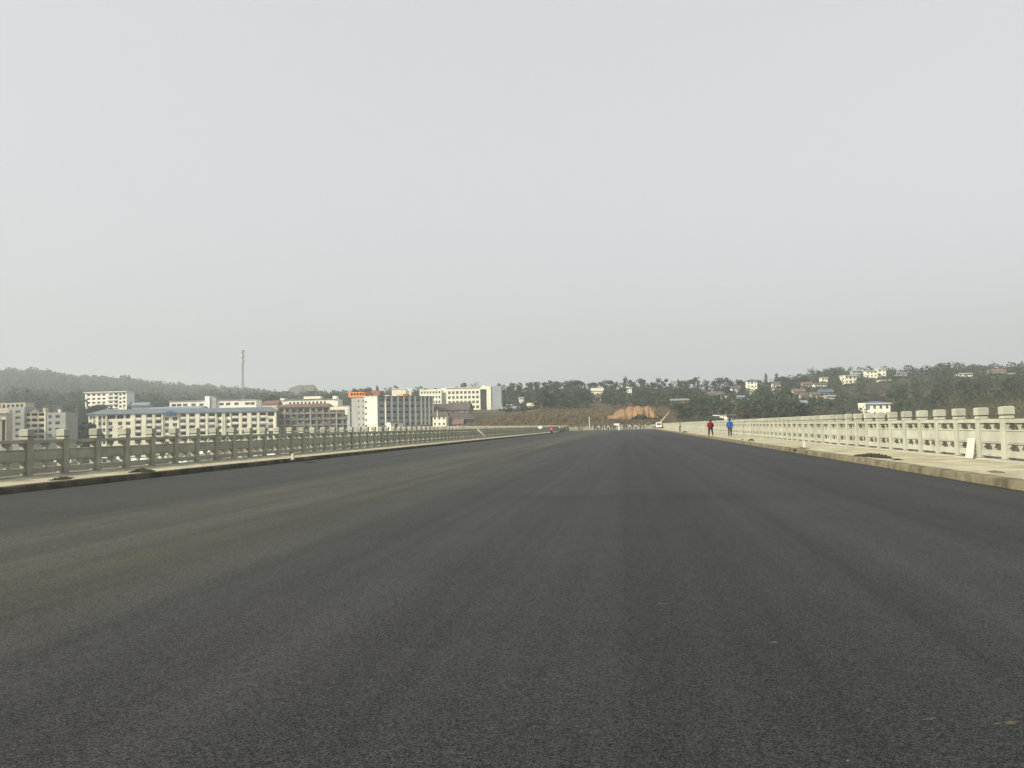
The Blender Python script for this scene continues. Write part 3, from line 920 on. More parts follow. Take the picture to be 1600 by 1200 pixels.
# lit end wing, turned towards the camera
B2 = Block('end_wing', 'x', 'building', 569.5, 440.5, 589.4, 440.0, 620)
for kx in ('label', 'category'): del B2.t[kx]
w2 = B2.W
b = MB(); ops = []; wins = []
for k in range(8):
    z1 = B2.H - 2.0 - k * 3.05
    if z1 > 2: ops.append((0.25, 1.15, z1 - 1.3, z1, .3))
add_wall(b, w2, 0, B2.H, ops); add_shell(b, w2, 12, 0, B2.H)
b.face([(0, 0, 0), (0, .001, 0), (0, .001, .001)])
def adopt(o, parent, Bx):
    o.parent = parent
    o.matrix_parent_inverse = Matrix()
    mw = Matrix.Translation((Bx.t.location)) @ Matrix.Rotation(Bx.rz, 4, 'Z')
    pw = Matrix.Translation((B.t.location)) @ Matrix.Rotation(B.rz, 4, 'Z')
    o.matrix_basis = pw.inverted() @ mw @ o.matrix_basis
def wing(Bx, objs):
    for o in objs: adopt(o, B.t, Bx)
    bpy.data.objects.remove(Bx.t)
objs = [b.build('end_wall', [M['whitewall'], M['dark']])]
for o in ops: objs.append(window(None, (o[0] + o[1]) / 2, o[2], o[1] - o[0], o[3] - o[2], .2, 1))
objs.append(MB().box(-.15, w2 + .1, -.2, 12, B2.H + .01, B2.H + .3).build('parapet', M['white']))
wing(B2, objs)
B2 = Block('rear_wing', 'x', 'building', 549, 447, 569.4, 446, 621)
b = MB(); ops = []; objs = []
for k in range(8):
    z1 = B2.H - 1.4 - k * 3.05
    for a in (559.5, 566.3):
        if z1 > 2: ops.append((B2.x(a), B2.x(a + 1.8), z1 - 1.1, z1, .3)); objs.append(window(None, B2.x(a + .9), z1 - 1.1, B2.x(1.8 + 549) , 1.1, .2, 1))
add_wall(b, B2.W, 0, B2.H, ops); add_shell(b, B2.W, 14, 0, B2.H)
objs.append(b.build('wall', [M['grey'], M['dark']]))
oz = B2.z(613)
bo = MB(); oo = [(B2.x(a), B2.x(a + 3.2), B2.H + .9, B2.H + 2.2, .8) for a in (548.5, 553, 557.5, 562, 566)]
add_wall(bo, B2.x(570), B2.H + .02, oz, oo, y=-.4, x0=B2.x(545)); add_shell(bo, B2.x(570), 8, B2.H + .02, oz, x0=B2.x(545), y0=-.4)
objs.append(bo.build('rooftop_room', [M['orange'], M['dark']]))
objs.append(MB().box(B2.x(568), B2.x(584), 8, 13, B2.H - .5, B2.z(611)).build('rooftop_room', M['brick']))
objs.append(MB().box(B2.x(571), B2.x(590), 1, 7, B2.H - .4, B2.z(617.5)).build('rooftop_room', M['redroof']))
wing(B2, objs)
FOOT.append((B.t.location.x - 12, B.t.location.y, B.t.location.x, B.t.location.y))

# --- cream low annex in front of the finned facade
B = Block('annex', 'low dark annex with pale posts in front of the finned block', 'building', 610, 432, 630, 437, 660)
b = MB(); add_wall(b, B.W, 0, B.H, [(B.W * .35, B.W * .6, B.H - 3.5, B.H - .8, .5)]); add_shell(b, B.W, 4, 0, B.H)
b.build('wall', [M['cream'], M['dark']], B.t)
MB().box(-.3, B.W + .3, -.6, 4.3, B.H + .01, B.H + .3).build('roof_slab', M['brownwall'], B.t)

# --- old tiled houses right of the white block
SCREEN = []
def gable_house(lab, px0, px1, Y, p_eave, p_ridge, dep, wall, roof, group=None, name='tiled_house', nw=3, chim=False, rot=0.0, wins_=True):
    B = Block(name, lab, 'house', px0, Y, px1, Y + rot, p_eave, group=group)
    if px0 > 780: SCREEN.append((px0, px1, Y, p_eave + 3.2))
    W, H = B.W, B.H
    b = MB(); ops = []
    ww = min(1.2, W / (nw * 2.2))
    for k in range(nw):
        x = W * (k + .5) / nw
        z1 = H - .55
        while z1 - 1.3 > 0.4 and wins_:
            ops.append((x - ww / 2, x + ww / 2, z1 - 1.3, z1, .25)); z1 -= 3
    add_wall(b, W, 0, H, ops); add_shell(b, W, dep, 0, H)
    hr = B.z(p_ridge) - H
    b.face([(0, 0, H), (0, dep / 2, H + hr), (0, dep, H)]); b.face([(W, 0, H), (W, dep, H), (W, dep / 2, H + hr)])
    b.build('wall', [M[wall], M['dark']], B.t)
    for o in ops: window(B.t, (o[0] + o[1]) / 2, o[2], ww - .02, 1.28, .15, 2)
    r = MB(); e = .6; s = hr / (dep / 2)
    for y0, sg in ((-e, 1), (dep + e, -1)):
        a, c = y0, dep / 2
        za, zc = H - e * s + .06, H + hr + .06
        r.face([(-e, a, za), (W + e, a, za), (W + e, c, zc), (-e, c, zc)])
        r.face([(-e, c, zc + .15), (W + e, c, zc + .15), (W + e, a, za + .15), (-e, a, za + .15)])
        r.face([(-e, a, za), (-e, a, za + .15), (W + e, a, za + .15), (W + e, a, za)])
    for x in (-e, W + e):
        r.face([(x, -e, H - e * s + .06), (x, dep / 2, H + hr + .06), (x, dep / 2, H + hr + .21), (x, -e, H - e * s + .21)])
    rf = r.build('roof', M[roof], B.t)
    if chim: MB().box(W * .7, W * .7 + .6, dep * .4, dep * .4 + .6, H + hr * .5, H + hr + 1.0).build('chimney', M['brick'], rf)
    return B
gable_house('dark brown roofed old house just right of the finned facade', 677, 712, 470, 641, 631, 13, 'tan', 'brownroof', nw=4, rot=6)
gable_house('old house with a grey brown tiled roof under the cream school', 700, 732, 500, 640, 629, 13, 'brownwall', 'brownroof', nw=3)
gable_house('broad old tiled farmhouse lying low on the bank', 690, 742, 455, 655, 645, 12, 'brownwall', 'brownroof', nw=4, rot=14)
gable_house('small tiled shed with a pale gable end by the bank path', 708, 722, 410, 662, 655, 6, 'tan', 'redroof', nw=2)
gable_house('low pale eaved house under the dark roof beside the white pole', 676, 697, 452, 650, 645, 7, 'cream', 'brownroof', nw=3)

# --- cream school building on the rise
B = Block('school_building', 'cream four storey school with rows of square windows and a grey end tower', 'building', 697, 622, 750, 624, 606.5)
W, H = B.W, B.H
b = MB(); ops = []; wins = []
for k in range(5):
    z1 = B.z(611.7 + k * 7.6); z0 = B.z(616 + k * 7.6)
    for q in range(8):
        a = 700 + q * 6.25
        if z0 > .3: ops.append((B.x(a), B.x(a + 4), z0, z1, .3)); wins.append((B.x(a + 2), z0, B.x(4 + B.px0), z1 - z0))
add_wall(b, W, 0, H, ops); add_shell(b, W, 14, 0, H)
b.build('wall', [M['cream'], M['dark']], B.t)
for x, z, w, h in wins: window(B.t, x, z, w - .04, h - .02, .2, 2)
b = MB(); ops = []
zt = B.z(608.5, 672)
for k in range(3):
    for q in range(7):
        a = 657 + q * 4.6; z1 = zt - 1.3 - k * 3.4
        ops.append((B.x(a), B.x(a + 2.8), z1 - 1.7, z1, .3))
add_wall(b, B.x(689), 0, zt, ops, y=1.0, x0=B.x(655)); add_shell(b, B.x(689), 13, 0, zt, x0=B.x(655), y0=1.0)
b.build('left_wing', [M['cream'], M['dark']], B.t)
for o in ops[:14]: window(B.t, (o[0] + o[1]) / 2, o[2], o[1] - o[0], 1.68, 1.2, 2)
MB().box(B.x(689.1), B.x(696.8), 4, 12, 0, zt - .6).build('link_block', M['bluegrey'], B.t)
MB().box(B.x(688), B.x(697), 3.0, 3.9, zt - 2.5, zt + .6).build('link_parapet', M['cream'], B.t)
MB().box(B.x(750.2), B.x(760), 3.5, 13, 0, B.z(608, 755)).build('stair_glazing', M['glass'], B.t)
MB().box(B.x(760.1), B.x(767), -.8, 12, 0, B.z(603, 763)).build('end_pier', M['cream'], B.t)
MB().box(B.x(767.1), B.x(783), -.3, 16, 0, B.z(603.2, 775)).build('end_tower', M['bluegrey'], B.t)
MB().box(B.x(750.2), B.x(760), -.6, 3, B.z(608, 755) + .01, B.z(604.5, 755)).build('lintel', M['cream'], B.t)
_p = at_y(784, 640, 622); FOOT.append((B.t.location.x, B.t.location.y, _p.x, _p.y))
n = 10; xm = B.x(755.3); rr = B.x(3.4 + B.px0)
MB().prism([(xm + rr * math.cos(math.pi * k / n), B.z(604.5, 755) + .02 + rr * .8 * math.sin(math.pi * k / n)) for k in range(n + 1)], 0, 1.5).build('roof_arch', M['cream'], B.t)
MB().box(-.4, W + .2, -.7, 14.3, H + .01, H + .35).build('roof_slab', M['white'], B.t)

B = Block('flat_roofed_house', 'pale windowless block left of the cream school above the finned facade', 'building', 612, 560, 634, 562, 608.5)
MB().box(0, B.W, 0, 9, 0, B.H).build('wall', M['cream'], B.t)
MB().box(B.W + .02, B.W + 3.5, 1, 8, 0, B.z(607)).build('stair_room', M['cream'], B.t)
MB().box(-.2, B.W, -.25, 9.2, B.H + .01, B.H + .4).build('parapet', M['white'], B.t)

# --- small houses on the right and middle hillside
def flat_house(lab, px0, px1, Y, py, pbot, wall='cream', roof='white', nw=2, floors=2, dep=9, slab=True, rot=0, name='flat_roofed_house', tower=None, loggia=False):
    B = Block(name, lab, 'house', px0, Y, px1, Y + rot, py)
    if Y > 446: SCREEN.append((px0, px1, Y, pbot))
    W, H = B.W, B.H
    zb = max(0, B.z(pbot))
    fh = (H - zb) / floors
    b = MB(); ops = []
    for k in range(floors):
        z1 = H - k * fh - fh * .22
        for q in range(nw):
            x = W * (q + .5) / nw; ww = W / nw * (.62 if loggia and q == nw // 2 else .42)
            ops.append((x - ww / 2, x + ww / 2, z1 - fh * .5, z1, 1.2 if loggia and q == nw // 2 else .3))
    add_wall(b, W, 0, H, ops); add_shell(b, W, dep, 0, H)
    b.build('wall', [M[wall], M['dark']], B.t)
    for o in ops:
        if o[4] < 1: window(B.t, (o[0] + o[1]) / 2, o[2], o[1] - o[0], o[3] - o[2], .2, 2)
    if slab: MB().box(-.5, W + .5, -.9, dep + .4, H + .01, H + .32).build('roof_slab', M[roof], B.t)
    if tower: MB().box(W * tower[0], W * tower[1], 2, 6, H + .33, B.z(tower[2])).build('stair_room', M[wall], B.t)
    return B
def hip(B, dep, p_top, mt):
    W, H = B.W, B.H; z = B.z(p_top); e = .8
    r = MB(); A = [(-e, -e, H + .35), (W + e, -e, H + .35), (W + e, dep + e, H + .35), (-e, dep + e, H + .35)]
    i = min(W, dep) * .42
    T = [(i, dep / 2, z), (W - i, dep / 2, z)]
    r.face([A[0], A[1], T[1], T[0]]); r.face([A[1], A[2], T[1]]); r.face([A[2], A[3], T[0], T[1]]); r.face([A[3], A[0], T[0]]); r.face(A[::-1])
    return r.build('roof', M[mt], B.t)
B = flat_house('cream two storey house with a blue hipped roof on the ridge', 1167.5, 1183, 640, 596, 607, nw=3, slab=False, loggia=True); hip(B, 9, 592, 'blueroof')
flat_house('cream open fronted house below the mound on the right hillside', 1320, 1338.5, 700, 587, 600, nw=3, loggia=True, rot=2)
flat_house('pale yellow stepped house, left part of a pair near the right skyline', 1353.5, 1371, 760, 580, 590, nw=3)
flat_house('taller pale yellow house, right part of a pair near the right skyline', 1371.5, 1384, 766, 577, 588, nw=2)
flat_house('small grey box house between the mound and the yellow houses', 1332, 1344, 790, 579.5, 585, 'grey', nw=2, floors=1)
flat_house('long low whitewashed wall house below the pair of yellow houses', 1375, 1391, 690, 594.5, 598, 'whitewall', nw=3, floors=1)
flat_house('small far white house right of the pair near the skyline', 1402, 1418, 780, 583, 587, 'grey', 'white', nw=3, floors=1)
flat_house('cream house with two bright gables under the right skyline', 1497, 1521, 740, 584, 593, nw=3, loggia=True)
gable_house('far pinkish roofed house at the right skyline', 1546, 1572, 740, 580, 576.5, 10, 'tan', 'redroof', nw=4)
flat_house('tiny white house at the far right of the skyline', 1583, 1592, 720, 583, 587, 'whitewall', nw=2, floors=1)
flat_house('low pale shed below the far pinkish house', 1556, 1582, 715, 588, 591, 'tan', nw=4, floors=1)
flat_house('white cottage on the slope left of the wooded mound', 1284, 1293, 700, 590.5, 596, 'whitewall', nw=2, floors=1)
gable_house('low house with dull red tiles halfway up the right slope', 1240, 1258, 560, 612, 607.5, 9, 'tan', 'redroof', nw=3)
gable_house('low house with a long pinkish tile roof below the ridge', 1254, 1270, 650, 600.5, 597, 9, 'tan', 'redroof', nw=3)
gable_house('low whitewashed row with a grey roof below the white cottage', 1273, 1292, 620, 601, 598.5, 8, 'whitewall', 'brownroof', nw=4)
B = gable_house('yellow walled house beside the blue roofed shed', 1268, 1282, 520, 617, 612.5, 9, 'yellow', 'brownroof', nw=2)
gable_house('long shed with a dull blue roof on the right slope', 1281, 1302, 530, 613, 608.5, 9, 'grey', 'blueroof', nw=3)
gable_house('grey tiled farmhouse left of the yellow walled house', 1252, 1267, 525, 618, 613.5, 8, 'tan', 'brownroof', nw=2)
gable_house('low pale roofed shed among bushes above the right balustrade', 1242, 1261, 480, 630, 626, 7, 'grey', 'paleblue', nw=2)
flat_house('white cube house on the bushy slope right of the yellow house', 1291, 1304, 510, 619, 623, 'tan', nw=2, floors=1)
B = flat_house('near white two storey house with a blue roof rising above the balustrade', 1352, 1391, 445, 631.5, 656, 'whitewall', nw=4, dep=11); hip(B, 11, 627, 'brightblue')
MB().box(-1.9, -.02, -.6, 6, 0, B.z(629.5)).build('stair_tower', M['cream'], B.t)
MB().box(.25, 1.7, -.14, -.02, B.H - 2.6, B.H - .7).build('shop_sign', M['paleblue'], B.t)
flat_house('small white box house standing behind the person in blue', 1136, 1152, 400, 649, 657, 'whitewall', nw=2, floors=1, rot=3)
gable_house('half built red brick shed behind the person in red', 1109, 1123, 395, 654, 651, 6, 'brick', 'brownroof', nw=2)
gable_house('long dark roofed farmhouse in the trees above the red coat', 1106, 1130, 560, 617, 612, 9, 'tan', 'brownroof', nw=3)
flat_house('pale porch house beside the long dark roof', 1128, 1135, 540, 620, 627, 'cream', nw=1, floors=1)
gable_house('low shed with a grey sheet roof in the trees', 1153, 1163, 560, 620.5, 618, 6, 'grey', 'paleblue', nw=2)
B = gable_house('brick house with a thin white eave line above the crane', 1049, 1076, 470, 626, 623.5, 8, 'brick', 'paleblue', nw=3)
gable_house('pale gabled house standing high in the central trees', 924, 942, 620, 611, 606.5, 8, 'cream', 'tan', nw=2, wins_=False)
flat_house('small cream house with a narrow tower in the central trees', 979, 987, 600, 606, 613, 'cream', nw=2, tower=(.0, .35, 604))
flat_house('small pale house at the left end of the central trees', 811, 817, 560, 622, 629, 'whitewall', nw=1)
gable_house('tiny cream roofed shed at the edge of the central trees', 824, 833, 520, 634, 630, 6, 'cream', 'tan', nw=1)
flat_house('low cream shelter beside the grey end tower', 783, 799, 560, 633, 640, 'tan', 'cream', nw=2, floors=1)
gable_house('pale barn by the left end of the central trees', 799, 806, 545, 638, 635, 6, 'grey', 'paleblue', nw=1)
for lab, px0, px1, Y, pt, pr, wl_, rf in (
    ('low whitewashed farmhouse in the trees left of the blue hipped roof', 1143, 1156, 600, 607, 603.5, 'whitewall', 'brownroof'),
    ('small house with pale walls right of the cypress trees', 1208, 1219, 640, 600, 596.5, 'whitewall', 'brownroof')):
    gable_house(lab, px0, px1, Y, pt, pr, 8, wl_, rf, nw=2)

# --- low riverside sheds seen through the gaps of the left balustrade
lows = [(2, 352, 'tan', 'sandy awning'), (30, 338, 'redroof', 'faded red tile roof'), (58, 350, 'yellow', 'yellow tarpaulin roof'), (84, 340, 'paleblue', 'pale blue sheet roof'),
        (112, 356, 'tan', 'sandy coloured roof'), (140, 338, 'white', 'white sheet roof'), (172, 362, 'redroof', 'dull brick red roof'), (205, 340, 'concrete', 'flat grey roof'),
        (238, 352, 'yellow', 'mustard yellow roof'), (268, 340, 'brownroof', 'dark brown tile roof'), (300, 365, 'white', 'chalk white roof'), (335, 342, 'redroof', 'terracotta roof'),
        (372, 352, 'redroof', 'rusty brown roof'), (410, 345, 'white', 'dirty white roof'), (450, 360, 'redroof', 'crimson tile roof')]
where = ['left of the grey apartments', 'under the grey apartments', 'below the grey balconies', 'below the grey end wall', 'in the gap before the cream block', 'below the cream corner bay', 'below the first cream windows',
         'below the first cream balconies', 'left of the blue arched canopy', 'below the blue arched canopy', 'below the second balconies', 'below the middle cream bay', 'below the third balconies', 'below the cream end bay', 'below the unfinished block']
for (px, Y, rf, txt), wh in zip(lows, where):
    p = at_y(px, 690, Y)
    g = gz(p.x, p.y)
    w, d, h = rng.uniform(6, 9), rng.uniform(5, 7), rng.uniform(2.6, 3.4)
    t = thing('riverside_shed', 'low riverside shed with a %s %s' % (txt, wh), 'shed', (p.x, p.y, g - .3), rng.uniform(-.3, .3), 'low sheds seen through the left balustrade')
    FOOT.append((p.x, p.y, p.x + w, p.y))
    b = MB(); add_wall(b, w, 0, h, [(w * .2, w * .42, .2, 2.2, .5), (w * .6, w * .8, 1.0, 2.1, .3)]); add_shell(b, w, d, 0, h)
    b.build('wall', [M[('tan', 'whitewall', 'grey')[int(px) % 3]], M['dark']], t)
    MB().prism([(-.6, h + .02), (d + .6, h + .02), (d / 2, h + 1.5)], -w - .5, .5).build('roof', M[rf], t, (0, 0, 0), R(90))

# --- lattice telephone mast
Y = 560
p = at_y(379.5, 620, Y); g = gz(p.x, p.y)
top = zat(379, 546, Y) - g
t = thing('telephone_mast', 'tall thin lattice telephone mast rising above the left hill line', 'mast', (p.x, p.y, g - .3))
def mw(z): return 1.15 - .72 * min(1, z / (top * .62))
lev = [0]
while lev[-1] < top - 1.5: lev.append(lev[-1] + max(1.9, mw(lev[-1]) * 2.1))
lev[-1] = top
for sx_ in (-1, 1):
    for sy_ in (-1, 1):
        b = MB()
        for a, c in zip(lev[:-1], lev[1:]):
            b.tube((sx_ * mw(a), sy_ * mw(a), a), (sx_ * mw(c), sy_ * mw(c), c), .085, n=4)
        b.build('mast_leg', M['steel'], t)
b = MB()
for a, c in zip(lev[:-1], lev[1:]):
    wa, wc = mw(a), mw(c)
    for (x0, y0), (x1, y1) in (((-1, -1), (1, -1)), ((1, -1), (1, 1)), ((1, 1), (-1, 1)), ((-1, 1), (-1, -1))):
        b.tube((x0 * wa, y0 * wa, a), (x1 * wc, y1 * wc, c), .032, n=4); b.tube((x1 * wa, y1 * wa, a), (x0 * wc, y0 * wc, c), .032, n=4)
        b.tube((x0 * wc, y0 * wc, c), (x1 * wc, y1 * wc, c), .03, n=4)
tag(b.build('lattice', M['steel'], t), kind='stuff')
for py in (549, 556.5, 565):
    z = zat(379, py, Y) - g
    n = 10
    b = MB()
    for k in range(n):
        a0, a1 = 2 * math.pi * k / n, 2 * math.pi * (k + 1) / n
        b.face([(0.3 * math.cos(a0), .3 * math.sin(a0), z), (1.7 * math.cos(a0), 1.7 * math.sin(a0), z), (1.7 * math.cos(a1), 1.7 * math.sin(a1), z), (.3 * math.cos(a1), .3 * math.sin(a1), z)])
        b.tube((1.7 * math.cos(a0), 1.7 * math.sin(a0), z + .9), (1.7 * math.cos(a1), 1.7 * math.sin(a1), z + .9), .05, n=4)
    pl = b.build('platform', M['steel'], t)
    for k in range(3):
        a0 = 2 * math.pi * k / 3 + .6
        MB().box(-.22, .22, -.12, .12, z - .5, z + 1.7).build('antenna_panel', M['white'], pl, (1.8 * math.cos(a0), 1.8 * math.sin(a0), 0), a0 + R(90))

# --- bare earth cut and flat topped mound
def patch(name, m, pts_px, nx=36, nz=10, jit=.6, kind='structure'):
    """An irregular slope given by its foot and top lines in (column, foot depth, foot height, top depth, top height)."""
    V = []
    for i in range(nx + 1):
        u = i / nx
        px = np.interp(u, [0, 1], [pts_px[0][0], pts_px[-1][0]])
        row = [np.interp(px, [q[0] for q in pts_px], [q[k] for q in pts_px]) for k in (1, 2, 3, 4)]
        for j in range(nz + 1):
            v = j / nz
            Y = row[0] + (row[2] - row[0]) * v ** 1.6
            d = ray(px, 650)
            e = jit * (0 if i in (0, nx) else 1)
            s = math.sin(i * .9 + 2.2 * v + 1.3) + .7 * math.sin(i * 1.9 - 3 * v) + .5 * math.sin(i * .37 + 5 * v) + rng.normal(0, .25)
            c = math.sin(i * .55 + 4 * v) + .5 * math.sin(i * 1.35 + 1)
            V.append((d.x / d.y * Y, Y + e * 1.3 * s, row[1] + (row[3] - row[1]) * v ** .8 + (e * .45 * c if j > 0 else 0)))
    q = [(i * (nz + 1) + j, (i + 1) * (nz + 1) + j, (i + 1) * (nz + 1) + j + 1, i * (nz + 1) + j + 1) for i in range(nx) for j in range(nz)]
    o = link(name, np_mesh(name, np.array(V), np.array(q), m)); o['kind'] = kind
    return o
cut = []
for px, pf, pt in ((944, 655.5, 654), (951, 655, 650.5), (958, 655, 648.5), (962, 654, 643), (968, 653.5, 642), (973, 652, 638.5), (979, 651.5, 638), (984, 650, 635.5), (991, 647, 636), (997, 642.5, 634.5), (1004, 642, 636), (1009, 645, 635), (1014, 649, 634.5), (1019, 648.5, 637), (1023, 648, 638), (1028, 649, 646)):
    cut.append((px, 396, zat(px, pf, 396) - 1.3, 412, zat(px, pt, 412)))
patch('earth_bank', M['orange_earth'], cut, 64, 12, .4)
md = [(452, 1150, zat(452, 625, 1150), 1185, zat(452, 606, 1185)), (463, 1140, zat(463, 626, 1140), 1190, zat(463, 603, 1190)), (476, 1140, zat(476, 626, 1140), 1190, zat(476, 601, 1190)),
      (492, 1140, zat(492, 626, 1140), 1190, zat(492, 602, 1190)), (496, 1145, zat(496, 626, 1145), 1185, zat(496, 607, 1185)), (499, 1150, zat(499, 626, 1150), 1180, zat(499, 620, 1180))]
patch('bare_hill', mat('pale_scree', (0.115, 0.098, 0.088), (0.075, 0.068, 0.06), .03, 1.0), md, 24, 10, 1.2)
# ------------------------------------------------------------------ vegetation
def leaf_cloud(cent, rad, n, size, flat=0.75):
    """Leaf quads scattered through clumps (most near each clump's skin)."""
    k = rng.integers(0, len(cent), n)
    d = rng.normal(0, 1, (n, 3)); d /= np.linalg.norm(d, axis=1)[:, None]
    rr = rad[k] * rng.uniform(0.35, 1.0, n) ** 0.5
    P = cent[k] + d * rr[:, None] * np.array([1, 1, flat])
    u = rng.normal(0, 1, (n, 3)); u /= np.linalg.norm(u, axis=1)[:, None]
    w = np.cross(u, d + rng.normal(0, .35, (n, 3))); w /= np.linalg.norm(w, axis=1)[:, None] + 1e-6
    s = size * rng.uniform(.6, 1.3, n)[:, None]
    V = np.stack([P - u * s - w * s * .5, P + u * s * .1 - w * s * .9, P + u * s + w * s * .4, P - u * s * .2 + w * s * .8], 1).reshape(-1, 3)
    return V, np.arange(n * 4).reshape(-1, 4)
def clumps(kind):
    """Clump centres and radii for a tree about 10 m tall."""
    c, r = [], []
    if kind == 'broad':
        for k in range(17):
            a, q = rng.uniform(0, 6.28), rng.uniform(.2, 1) ** .6
            z = rng.uniform(3.0, 8.9)
            s = 3.4 * math.sqrt(max(.1, 1 - ((z - 6) / 3.6) ** 2))
            c.append((s * q * math.cos(a), s * q * math.sin(a), z)); r.append(rng.uniform(.8, 1.6))
    elif kind == 'round':
        for k in range(22):
            a, z = rng.uniform(0, 6.28), rng.uniform(2.6, 8.8)
            s = 3.3 * math.sqrt(max(.05, 1 - ((z - 5.6) / 3.7) ** 2)) * rng.uniform(.4, 1)
            c.append((s * math.cos(a), s * math.sin(a), z)); r.append(rng.uniform(.9, 1.5))
    elif kind == 'pine':
        for k in range(14):
            z = 4.5 + 5 * rng.uniform(0, 1)
            s = rng.uniform(.3, 2.6) * (1.15 - (z - 4.5) / 7)
            a = rng.uniform(0, 6.28)
            c.append((s * math.cos(a), s * math.sin(a), z)); r.append(rng.uniform(.55, 1.1))
    elif kind == 'cypress':
        for k in range(14):
            z = 1 + 8.6 * k / 13
            s = .9 * math.sin(min(1, (10.4 - z) / 7) * 1.57)
            a = rng.uniform(0, 6.28)
            c.append((.3 * s * math.cos(a), .3 * s * math.sin(a), z)); r.append(.35 + .75 * s)
    elif kind == 'sparse':
        for k in range(11):
            z = 5 + 4.8 * rng.uniform(0, 1); a = rng.uniform(0, 6.28); s = rng.uniform(.1, 2.0)
            c.append((s * math.cos(a), s * math.sin(a), z)); r.append(rng.uniform(.45, .85))
    return np.array(c), np.array(r)
def trunk_mesh(kind):
    b = MB()
    top = 7.0 if kind != 'bare' else 8
    lean = rng.normal(0, .25, 2)
    m = (lean[0], lean[1], top * .5)
    b.tube((0, 0, -.6), m, .26, .18, 6, caps=False); b.tube(m, (lean[0] * 1.6, lean[1] * 1.6, top), .18, .06, 6)
    n = 7 if kind != 'bare' else 13
    for k in range(n):
        a = rng.uniform(0, 6.28); z = rng.uniform(2.6, top * .9); l = rng.uniform(1.2, 2.6)
        p0 = Vector((lean[0] * z / top * 1.5, lean[1] * z / top * 1.5, z))
        p1 = p0 + Vector((l * math.cos(a), l * math.sin(a), l * rng.uniform(.5, 1.2)))
        b.tube(p0, p1, .09, .04, 5)
        if kind == 'bare':
            for q in range(5):
                p2 = p1 + Vector((rng.normal(0, .7), rng.normal(0, .7), rng.uniform(.3, 1.5)))
                b.tube(p1 if q % 2 else (p0 + p1) / 2, p2, .045, .02, 4)
    return b.mesh('trunk', M['bark'])
KINDS = {}
for kd, nvar, nl, sz, mats in (('broad', 4, 620, .36, ('leaf_dark', 'leaf_mid')), ('round', 3, 620, .36, ('leaf_dark', 'leaf_mid')), ('pine', 3, 420, .30, ('leaf_dark', 'leaf_dark')),
                               ('cypress', 2, 420, .26, ('leaf_dark', 'leaf_dark')), ('sparse', 2, 260, .30, ('leaf_olive', 'leaf_mid'))):
    KINDS[kd] = []
    for v in range(nvar):
        c, r = clumps(kd)
        V, Q = leaf_cloud(c, r, nl, sz)
        KINDS[kd].append((np_mesh('crown', V, Q, M[mats[v % 2]]), trunk_mesh(kd)))
KINDS['olive'] = []
for v in range(2):
    c, r = clumps('round'); V, Q = leaf_cloud(c, r, 560, .36)
    KINDS['olive'].append((np_mesh('crown', V, Q, M['leaf_olive']), trunk_mesh('broad')))
KINDS['bare'] = []
for v in range(2):
    c, r = clumps('broad'); V, Q = leaf_cloud(c, r, 110, .16)
    KINDS['bare'].append((np_mesh('crown', V, Q, M['leaf_dry']), trunk_mesh('bare')))

foot_a = []
for f in FOOT:
    a = sorted((math.atan2(f[0], f[1]), math.atan2(f[2], f[3])))
    foot_a.append((a[0], a[1], min(math.hypot(f[0], f[1]), math.hypot(f[2], f[3]))))
def blocked(x, y, front=70, back=16, side=.0035):
    a, r = math.atan2(x, y), math.hypot(x, y)
    return any(f[0] - side < a < f[1] + side and f[2] - front * (2.6 if f[2] > 600 else 1) < r < f[2] + back for f in foot_a)
NT = [0]
def tree(px, r, h, kind, label, group=None, w=1.0, var=None):
    x, y = at_r(px, r)
    g = gz(x, y)
    s = h / 10.0
    t = thing('cypress_tree' if kind == 'cypress' else 'pine_tree' if kind == 'pine' else 'bare_tree' if kind == 'bare' else 'tree', label, 'tree', (x, y, g), rng.uniform(0, 6.28), group,
              (s * w, s * w, s))
    cm, tm = KINDS[kind][rng.integers(0, len(KINDS[kind])) if var is None else var]
    link('crown', cm, t); link('trunk', tm, t)
    NT[0] += 1
    return t
def tree_top(px, py, r, kind, label, group=None, w=1.0, lo=5, hi=17):
    x, y = at_r(px, r)
    h = zat(px, py, y) - gz(x, y)
    return tree(px, r, min(max(h, lo), hi), kind, label, group, w)

